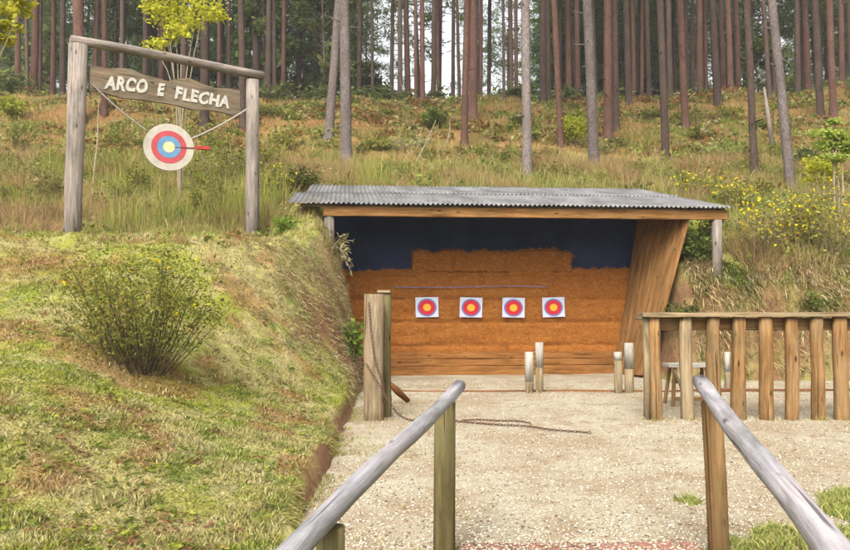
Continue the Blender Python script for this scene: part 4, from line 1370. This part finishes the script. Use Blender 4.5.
def stems_mb(rg, base, n, hgt, spread, r0, wig=.06, lowspread=.05, straight=False):
    mb = MB(); tips = []
    for k in range(n):
        a_ = rg.random() * 6.283; out = spread * math.sqrt(rg.random()); h = hgt * (.55 + .45 * rg.random()) * (1 - .25 * out / max(spread, .01))
        p0 = base + Vector((math.cos(a_) * lowspread * rg.random(), math.sin(a_) * lowspread * rg.random(), -.03))
        pts = [p0]
        for t in (.3, .6, .85, 1):
            cx_ = out * (t ** (1.0 if straight else .85)); 
            pts.append(p0 + Vector((math.cos(a_) * cx_ + rg.normal() * wig * hgt * .3, math.sin(a_) * cx_ + rg.normal() * wig * hgt * .3, h * (t if straight else t ** .9))))
        mb.tube(pts, [r0, r0 * .8, r0 * .6, r0 * .4, r0 * .2], 4, cap=False)
        tips.append(pts)
    return mb, tips

def shrub(name, base, hgt, spread, nst, nleaf, lsize, c0, c1, label, cat='shrub', group=None, flowers=0, fcol=(.78, .64, .03), fsize=.03, stem='stem', r0=.008, seed=0, lowt=.3, puff=.08, lowspread=.06):
    rg = np.random.default_rng(900 + seed); rs = base
    t = thing(name, label, cat, base, group)
    mb, tips = stems_mb(rg, Vector(base), nst, hgt, spread, r0, lowspread=lowspread)
    mb.build('stems', M[stem], t, base)
    tp = np.array([[tuple(p) for p in pts] for pts in tips])           # nst,5,3
    def along(n, lo):
        k = rg.integers(0, nst, n); u_ = lo + (1 - lo) * rg.random(n) ** .8
        f = u_ * 4; i = np.minimum(f.astype(int), 3); w = (f - i)[:, None]
        return tp[k, i] * (1 - w) + tp[k, i + 1] * w
    cen = along(nleaf, lowt) + rg.normal(size=(nleaf, 3)) * puff
    cl = rg.random((nleaf, 1)); cols = np.asarray(c0) * (1 - cl) + np.asarray(c1) * cl
    cols = cols * (.75 + .5 * rg.random((nleaf, 1)))
    V, Q, C = leaves(cen, lsize * (.6 + .8 * rg.random(nleaf)), cols, rg=rg)
    if flowers:
        cen = along(flowers, .5) + rg.normal(size=(flowers, 3)) * puff * .8
        cen = np.repeat(cen, 3, 0); n = len(cen)
        V2, Q2, C2 = leaves(cen, fsize * (.7 + .6 * rg.random(n)), np.tile(fcol, (n, 1)) * (.85 + .3 * rg.random((n, 1))), rg=rg, elong=1.1)
        V, Q, C = np.concatenate([V, V2]), np.concatenate([Q, Q2 + len(V)]), np.concatenate([C, C2])
    link('foliage', np_mesh('foliage', V - np.array(base), Q, None, C), M['leaf'], t)
    return t

# the airy bush in the lawn
b_ = ground_at(142, 373)
shrub('flowering_bush', b_, 1.26, .58, 84, 7000, .018, (.11, .12, .025), (.29, .28, .06), 'airy many stemmed bush with few yellow flowers on the lawn', 'bush', flowers=36, fsize=.032, seed=1, lowt=.16, puff=.06, r0=.0048, lowspread=.24, stem='stem_dark')

YG = (.26, .30, .03); YG2 = (.42, .42, .05)
def wild(px_, py_, hpx, wpx, label, c0=(.08, .11, .025), c1=(.17, .20, .05), flowers=0, name='shrub', nleaf=900, ls=None, seed=0, group=None, lowt=.15, stem='stem', dense=1.0, nst=22):
    b = ground_at(px_, py_, 11)
    k = b.y / FPX
    h = hpx * k; w = wpx * k / 2
    ls = ls or max(.04, .0022 * b.y)
    return shrub(name, b, h, w, nst, int(nleaf * dense), ls, c0, c1, label, 'shrub', group, flowers=flowers, fsize=.042, seed=seed, lowt=lowt, puff=.10 * max(h, .6), stem=stem, r0=.010)

wild(434, 130, 26, 30, 'round dark green bush on the slope above the shelter roof', seed=10, dense=1.4)
wild(575, 147, 34, 32, 'bright yellow green bush between the orange and grey pines', YG, YG2, seed=11, dense=1.3, lowt=.45)
wild(303, 196, 34, 26, 'dark green shrub at the left end of the shelter roof', (.06, .075, .02), (.13, .15, .04), seed=12, dense=1.2)
wild(278, 198, 40, 40, 'shrub with yellow flowers right of the sign frame right post', (.16, .18, .04), (.28, .27, .07), 40, seed=13)
wild(14, 118, 24, 34, 'yellow green bush at the left end of the slope', YG, (.34, .33, .06), seed=14)
wild(286, 230, 14, 22, 'small bright green weed beside the shelter roof corner', (.14, .22, .03), (.22, .32, .05), seed=15, nleaf=400)
wild(765, 262, 80, 62, 'tall open shrub dotted with yellow flowers on the right bank', (.17, .18, .05), (.30, .28, .08), 95, seed=16, nleaf=800)
wild(735, 214, 44, 44, 'yellow flowered shrub just right of the roof corner', (.17, .19, .05), (.29, .28, .07), 70, seed=17, nleaf=700)
wild(690, 200, 34, 62, 'low yellow flowered shrub behind the right end of the roof', (.18, .20, .05), (.30, .29, .07), 95, seed=18, nleaf=700)
wild(830, 262, 88, 62, 'wide yellow flowered shrub at the right edge of the bank', (.17, .18, .05), (.30, .28, .08), 85, seed=19, nleaf=900)
wild(800, 250, 66, 44, 'yellow flowered shrub between two larger ones on the right bank', (.17, .19, .05), (.29, .27, .07), 60, seed=20, nleaf=600)
wild(722, 160, 18, 46, 'pale green spreading shrub on the slope below the fallen log', (.20, .26, .06), (.30, .34, .10), seed=21)
wild(806, 172, 28, 34, 'dull green bush left of the bright sapling', (.07, .10, .03), (.13, .16, .05), seed=22, dense=1.2)
wild(695, 262, 36, 38, 'dark green bush beside the shelter right post', (.06, .09, .02), (.13, .17, .04), seed=23, dense=1.3)
wild(412, 152, 20, 60, 'pale dry spreading shrub below the round dark bush', (.28, .27, .12), (.38, .36, .18), seed=24, nleaf=500)
wild(352, 382, 46, 22, 'leafy green weed at the bank foot behind the gate posts', (.12, .18, .03), (.22, .28, .05), seed=25, nleaf=420, ls=.045)
wild(820, 310, 22, 46, 'green grassy clump on the cut face of the right bank', (.12, .17, .035), (.22, .25, .06), seed=26, nleaf=600)
wild(680, 330, 26, 30, 'dark weed on the cut bank beside the plank wing', (.07, .10, .025), (.16, .18, .05), seed=27, nleaf=600)
# the untold rest of the low growth
GL = 'low shrubs scattered over the hillside'
rs_ = random.Random(77)
for k, (px_, py_, h_, w_) in enumerate([(505, 132, 14, 22), (520, 126, 16, 18), (650, 120, 14, 24), (730, 118, 14, 26), (545, 160, 12, 30), (640, 176, 16, 36), (390, 120, 12, 24), (300, 112, 12, 20), (270, 118, 14, 22), (215, 150, 20, 30), (120, 150, 26, 36), (60, 170, 32, 44), (24, 190, 36, 46), (200, 200, 40, 40), (225, 215, 50, 40), (120, 205, 34, 36), (480, 160, 14, 30), (700, 140, 16, 26), (780, 160, 16, 26), (842, 190, 24, 30), (760, 130, 12, 20), (600, 185, 14, 40), (400, 172, 12, 36), (560, 178, 12, 32), (20, 150, 30, 40), (45, 205, 44, 40), (8, 215, 40, 50), (108, 178, 40, 36), (140, 195, 34, 30), (215, 190, 56, 50), (232, 180, 44, 40), (205, 222, 44, 34), (290, 150, 22, 34), (270, 170, 30, 36), (320, 178, 16, 30), (445, 176, 12, 34), (500, 178, 12, 30), (660, 186, 20, 36), (700, 180, 20, 36), (740, 175, 22, 36), (842, 150, 22, 28), (620, 150, 16, 26), (530, 140, 12, 20), (380, 150, 16, 30), (760, 200, 26, 34), (710, 235, 26, 30)]):
    g_ = rs_.random()
    wild(px_, py_, h_, w_, 'small olive green shrub growing among dry hillside grass', (.10 + .06 * g_, .12 + .06 * g_, .03), (.20 + .1 * g_, .21 + .08 * g_, .06), seed=40 + k, nleaf=380, group=GL, name='shrub', nst=14)
# undergrowth bushes along the ridge under the trees
GR = 'dark bushes under the pines along the ridge'
for k in range(26):
    px_ = -10 + 870 * (k + .5) / 26 + rs_.uniform(-8, 8); Y = rs_.uniform(40, 46)
    x = (px_ - 425) / FPX * Y; h_ = rs_.uniform(.35, 1.15)
    shrub('bush', Vector((x, Y, gz(x, Y))), h_, rs_.uniform(.7, 1.2), 14, 420, .15, (.07, .09, .028), (.17, .19, .06), 'dark green bush under the pines along the ridge', 'bush', GR, seed=100 + k, lowt=.1, puff=.22, r0=.015)

# broadleaf trees filling the stand behind the ridge
def broadleaf(base, H, rad, seed, label, group, c0, c1, nleaf=2600, ls=.22, z0=.2):
    rg = np.random.default_rng(seed)
    t = thing('broadleaf_tree', label, 'tree', base, group)
    mb = MB(); b0 = Vector(base)
    mb.tube([b0 - Vector((0, 0, .1)), b0 + Vector((.1, 0, H * .4)), b0 + Vector((-.1, .1, H * .85))], [.09, .07, .03], 7)
    ncl = 24
    cz_ = H * (z0 + (1 - z0) * rg.random(ncl)); rr2 = rad * np.sqrt(rg.random(ncl)) * np.sin(np.clip(cz_ / H, .15, .95) * math.pi) ** .5
    a_ = rg.random(ncl) * 6.283
    cc = np.stack([rr2 * np.cos(a_), rr2 * np.sin(a_), cz_], -1)
    for k in range(ncl):
        mb.tube([b0 + Vector((0, 0, cz_[k] * .8)), b0 + Vector(cc[k])], [.025, .008], 4, cap=False)
    mb.build('trunk', M['stem'], t, base)
    i = rg.integers(0, ncl, nleaf)
    cen = cc[i] + rg.normal(size=(nleaf, 3)) * np.array([.55, .55, .35]) * rad * .3
    cl = rg.random((ncl, 1))[i]; cols = (np.asarray(c0) * (1 - cl) + np.asarray(c1) * cl) * (.7 + .6 * rg.random((nleaf, 1)))
    V, Q, C = leaves(cen, ls * (.6 + .8 * rg.random(nleaf)), cols, rg=rg)
    link('crown', np_mesh('crown', V, Q, None, C), M['leaf'], t)
    return t
GB = 'broadleaf trees in the stand behind the ridge'
bl_px = [8, 40, 70, 100, 128, 150, 170, 195, 215, 245, 262, 285, 300, 322, 335, 362, 500, 528, 590, 620, 720, 760, 800, 840]
for k, px_ in enumerate(bl_px):
    Y = rs_.uniform(48, 64); x = (px_ - 425) / FPX * Y
    g_ = rs_.random(); dk = .75 if px_ > 560 else 1.1
    H_ = rs_.uniform(6, 11) if px_ < 380 else rs_.uniform(4, 6.5)
    broadleaf(Vector((x, Y, gz(x, Y))), H_, rs_.uniform(1.6, 2.6), 300 + k, 'soft green broadleaf tree behind the pine trunks on the ridge', GB,
              (.11 * dk, .15 * dk, .045 * dk), ((.20 + .06 * g_) * dk, .26 * dk, .075 * dk), nleaf=1900 if px_ < 380 else 1100)

# yellow leaved young tree behind the sign
def young(base, H, label, c0, c1, clumps, nst, nleaf, ls, seed, name='young_tree', stem='stem_pale', r0=.022):
    rg = np.random.default_rng(seed)
    t = thing(name, label, 'tree', base)
    mb = MB(); b0 = Vector(base)
    for k in range(nst):
        o_ = Vector((rg.normal() * .08, rg.normal() * .08, 0))
        tgt = Vector(clumps[k % len(clumps)][0])
        pts = [b0 + o_ * .6 - Vector((0, 0, .05)), b0 + o_ + Vector((0, 0, H * .35)), (b0 + o_ + Vector((0, 0, H * .6))).lerp(tgt, .35), tgt]
        mb.tube(smoothpts(pts, 1), [r0, r0 * .9, r0 * .8, r0 * .6, r0 * .5, r0 * .4, r0 * .3, r0 * .2], 6, cap=False)
    mb.build('trunk', M[stem], t, base)
    tot = sum(c[1] ** 2 for c in clumps); V_ = []; C_ = []; 
    allc = []
    for c_, r_, fl_ in clumps:
        n = int(nleaf * r_ ** 2 / tot)
        sub = np.array(c_) + rg.normal(size=(max(3, n // 45), 3)) * np.array([r_, r_ * .8, r_ * fl_]) * .5
        i = rg.integers(0, len(sub), n)
        allc.append(sub[i] + rg.normal(size=(n, 3)) * np.array([1, 1, .6]) * r_ * .34)
    cen = np.concatenate(allc); n = len(cen); cl = rg.random((n, 1))
    cols = (np.asarray(c0) * (1 - cl) + np.asarray(c1) * cl) * (.8 + .4 * rg.random((n, 1)))
    V, Q, C = leaves(cen, ls * (.6 + .8 * rg.random(n)), cols, rg=rg)
    link('crown', np_mesh('crown', V - np.array(base), Q, None, C), M['leaf'], t)
    return t
b_ = ground_at(180, 206, 12); Yt = b_.y + .3
b_ = Vector((at(180, 200, Yt).x, Yt, gz(at(180, 200, Yt).x, Yt)))
cl = [(at(x, y, Yt + dy), r_, .6) for x, y, r_, dy in ((160, 12, .34, 0), (182, 6, .42, .3), (205, 4, .36, -.2), (196, 20, .32, .1), (168, 28, .30, -.1), (152, 42, .24, .2), (176, 38, .26, 0), (215, 14, .25, .2), (150, 0, .3, 0), (185, -16, .4, 0), (210, -14, .3, .2), (160, -18, .3, -.2))]
young(b_, 3.4, 'slender young tree with yellow leaves rising behind the sign', (.38, .40, .035), (.62, .58, .07), cl, 7, 3000, .045, 71)
# bright sapling on the right
b_ = ground_at(838, 222, 12); Yt = b_.y
cl = [(at(x, y, Yt + dy), r_, .22) for x, y, r_, dy in ((835, 122, .12, 0), (829, 133, .18, .1), (842, 135, .18, -.1), (822, 146, .17, .1), (838, 146, .2, 0), (850, 149, .18, .1), (832, 158, .16, -.1))]
young(b_, 2.2, 'bright green sapling with layered leaves at the right edge', (.22, .29, .05), (.38, .42, .09), cl, 4, 2600, .045, 72)
b_ = ground_at(819, 200, 12); Yt = b_.y
cl = [(at(x, y, Yt + dy), r_, .5) for x, y, r_, dy in ((820, 163, .24, 0), (813, 170, .2, .1), (828, 172, .22, 0), (820, 178, .2, .1))]
young(b_, 1.0, 'yellow green sapling left of the bright green sapling', (.36, .38, .03), (.50, .48, .05), cl, 3, 1000, .042, 73, r0=.012)
b_ = ground_at(4, 100, 12)
cl = [(at(x, y, 12.5 + dy), r_, .5) for x, y, r_, dy in ((0, 25, .2, 0), (4, 40, .16, .1), (22, 5, .22, 0), (-8, 10, .25, .1), (-14, 32, .25, 0))]
bb_ = Vector((at(-30, 200, 12.5).x, 12.5, 0)); bb_.z = gz(bb_.x, bb_.y)
young(bb_, 2.6, 'yellow green leafy branches reaching in at the top left edge', (.30, .30, .03), (.48, .44, .05), cl, 5, 900, .06, 74)

# small weeds and fallen leaves in the turf
n = 2600
Yp = 3.7 + 8.0 * RNG.random(n) ** 1.2; Xp = xe(Yp) - .15 - (Yp * .64 + .4) * RNG.random(n)
k = fbm(Xp * 1.6, Yp * 1.6, 231, 3) > .47; Xp, Yp = Xp[k], Yp[k]; n = len(Xp)
i = np.repeat(np.arange(n), 9); m_ = len(i)
X = Xp[i] + RNG.normal(size=m_) * .028; Y = Yp[i] + RNG.normal(size=m_) * .028
cen = np.stack([X, Y, terrain(X, Y) + .008 + .02 * RNG.random(m_)], -1)
kind_ = RNG.random(n)[i]
cols = np.where((kind_ < .6)[:, None], np.array((.17, .20, .045)), np.where((kind_ < .8)[:, None], np.array((.30, .32, .05)), np.array((.25, .14, .07)))) * (.7 + .6 * RNG.random((m_, 1)))
V, Q, C = leaves(cen, .010 + .014 * RNG.random(m_), cols, flat=.75)
o = link('turf_weeds', np_mesh('turf_weeds', V, Q, None, C), M['leaf']); tag(o, 'tiny weeds and fallen leaves mixed into the bank turf', 'weeds', kind='stuff')
# low undergrowth over the hillside
x, y = scatter(4000, 10.6, 40, .62, .9)
kk = (y > 12.2) | (fbm(x * 1.2, y * 1.2, 291, 3) > .55); x, y = x[kk], y[kk]; k = keep_off_shelter(x, y) & (fbm(x * .6, y * .6, 241, 4) > .44 + .05 * S((y - 17) / 6)); x, y = x[k], y[k]; n = len(x)
i = np.repeat(np.arange(n), 26); m_ = len(i)
rad = (.12 + .3 * RNG.random(n))[i] * (.6 + y[i] / 50); hh = (.10 + .32 * RNG.random(n) ** 2)[i] * (.3 + .7 * S((y[i] - 12) / 3))
X = x[i] + RNG.normal(size=m_) * rad * .55; Y = y[i] + RNG.normal(size=m_) * rad * .55
cen = np.stack([X, Y, terrain(X, Y) + hh * RNG.random(m_)], -1)
kind_ = RNG.random(n)[i]
upk = .14 * S((y[i] - 17) / 8)
cols = np.where((kind_ < .40 - upk * .75)[:, None], np.array((.12, .15, .035)), np.where((kind_ < .64 - upk)[:, None], np.array((.23, .24, .06)), np.where((kind_ < .80)[:, None], np.array((.215, .115, .045)), np.array((.34, .28, .12))))) * (.65 + .7 * RNG.random((m_, 1)))
V, Q, C = leaves(cen, (.035 + .045 * RNG.random(m_)) * (.5 + y[i] / 26), cols, flat=.3)
o = link('undergrowth', np_mesh('undergrowth', V, Q, None, C), M['leaf']); tag(o, 'low patchy ferns and weeds covering the hillside', 'undergrowth', kind='stuff')

# twiggy weed overhanging the cut edge by the roof
b_ = Vector((-1.42, 12.35, gz(-1.42, 12.35)))
rg = np.random.default_rng(5)
t = thing('dry_weed', 'dry twiggy weed hanging over the bank edge at the roof corner', 'weed', b_)
mb = MB(); cen = []
for k in range(16):
    out = rg.uniform(.12, .42); up_ = rg.uniform(-.42, .25); f_ = Vector((1, -.4 + rg.normal() * .3, 0)) * out
    pts = [b_ + Vector((rg.normal() * .05, rg.normal() * .15, -.02)), b_ + f_ * .5 + Vector((0, 0, max(up_, .0) * .6 + .06)), b_ + f_ + Vector((0, 0, up_))]
    mb.tube(smoothpts(pts, 1), .004, 4, cap=False)
    for _ in range(9):
        w = rg.random(); cen.append(np.array(pts[1].lerp(pts[2], w)) + rg.normal(size=3) * .03)
mb.build('stems', M['stem_pale'], t, b_)
cen = np.array(cen); cols = jitter(np.tile((.20, .18, .08), (len(cen), 1)), .4)
V, Q, C = leaves(cen, .022 + .03 * rg.random(len(cen)), cols, rg=rg, elong=2.4)
link('foliage', np_mesh('foliage', V - np.array(b_), Q, None, C), M['leaf'], t)

# dead sticks, snag and fallen log on the slope
p0, p1 = ground_at(694, 131), ground_at(717, 139)
mb = MB(); mb.tube([p0 + Vector((0, 0, .12)), p0.lerp(p1, .5) + Vector((0, 0, .10)), p1 + Vector((0, 0, .06))], [.07, .08, .06], 8, rough=.08, seed=3)
o = single(mb, 'fallen_log', M['wood_grey'], p0, smooth=True); tag(o, 'pale fallen log lying aslant on the slope under the pines', 'log')
b_ = ground_at(773, 149); t_ = at(764, 87, b_.y)
mb = MB(); mb.tube([b_ - Vector((0, 0, .1)), b_.lerp(t_, .5), t_], [.075, .06, .035], 8, rough=.06, seed=6)
o = single(mb, 'dead_snag', M['wood_grey'], b_, smooth=True); tag(o, 'thin pale dead snag with broken top left of the bent pine', 'dead tree')
for k, (x0, y0, x1, y1, lab) in enumerate([(404, 103, 400, 78, 'bare pale stick standing on the ridge above the shelter'), (447, 142, 450, 118, 'bare pale stick right of the round dark bush'),
                                          (412, 168, 436, 120, 'long thin bare stick leaning right on the slope above the roof'), (94, 120, 99, 96, 'crooked bare stick hanging below the left end of the sign board')]):
    b_ = ground_at(x0, y0) if k < 3 else ground_at(92, 190, 12)
    t_ = at(x1, y1, b_.y)
    mb = MB(); mb.tube([b_ - Vector((0, 0, .05)), b_.lerp(t_, .5) + Vector((.04, 0, 0)), t_], [.022, .017, .008], 6)
    o = single(mb, 'dead_stick', M['stem_pale'], b_); tag(o, lab, 'stick')

# ------------------------------------------------------------------ thin haze volume over everything, added to lift the darks between trunks
hz = bpy.data.materials.new('haze'); hz.use_nodes = True
hn = hz.node_tree; hn.nodes.clear()
ho = hn.nodes.new('ShaderNodeOutputMaterial'); hv = hn.nodes.new('ShaderNodeVolumePrincipled')
hv.inputs['Color'].default_value = (.93, .93, .95, 1); hv.inputs['Density'].default_value = .0007
hn.links.new(hv.outputs[0], ho.inputs['Volume'])
mb = MB(); mb.box((0, 105, 18), (540, 310, 43))
o = mb.build('haze', hz); tag(o, kind='stuff')
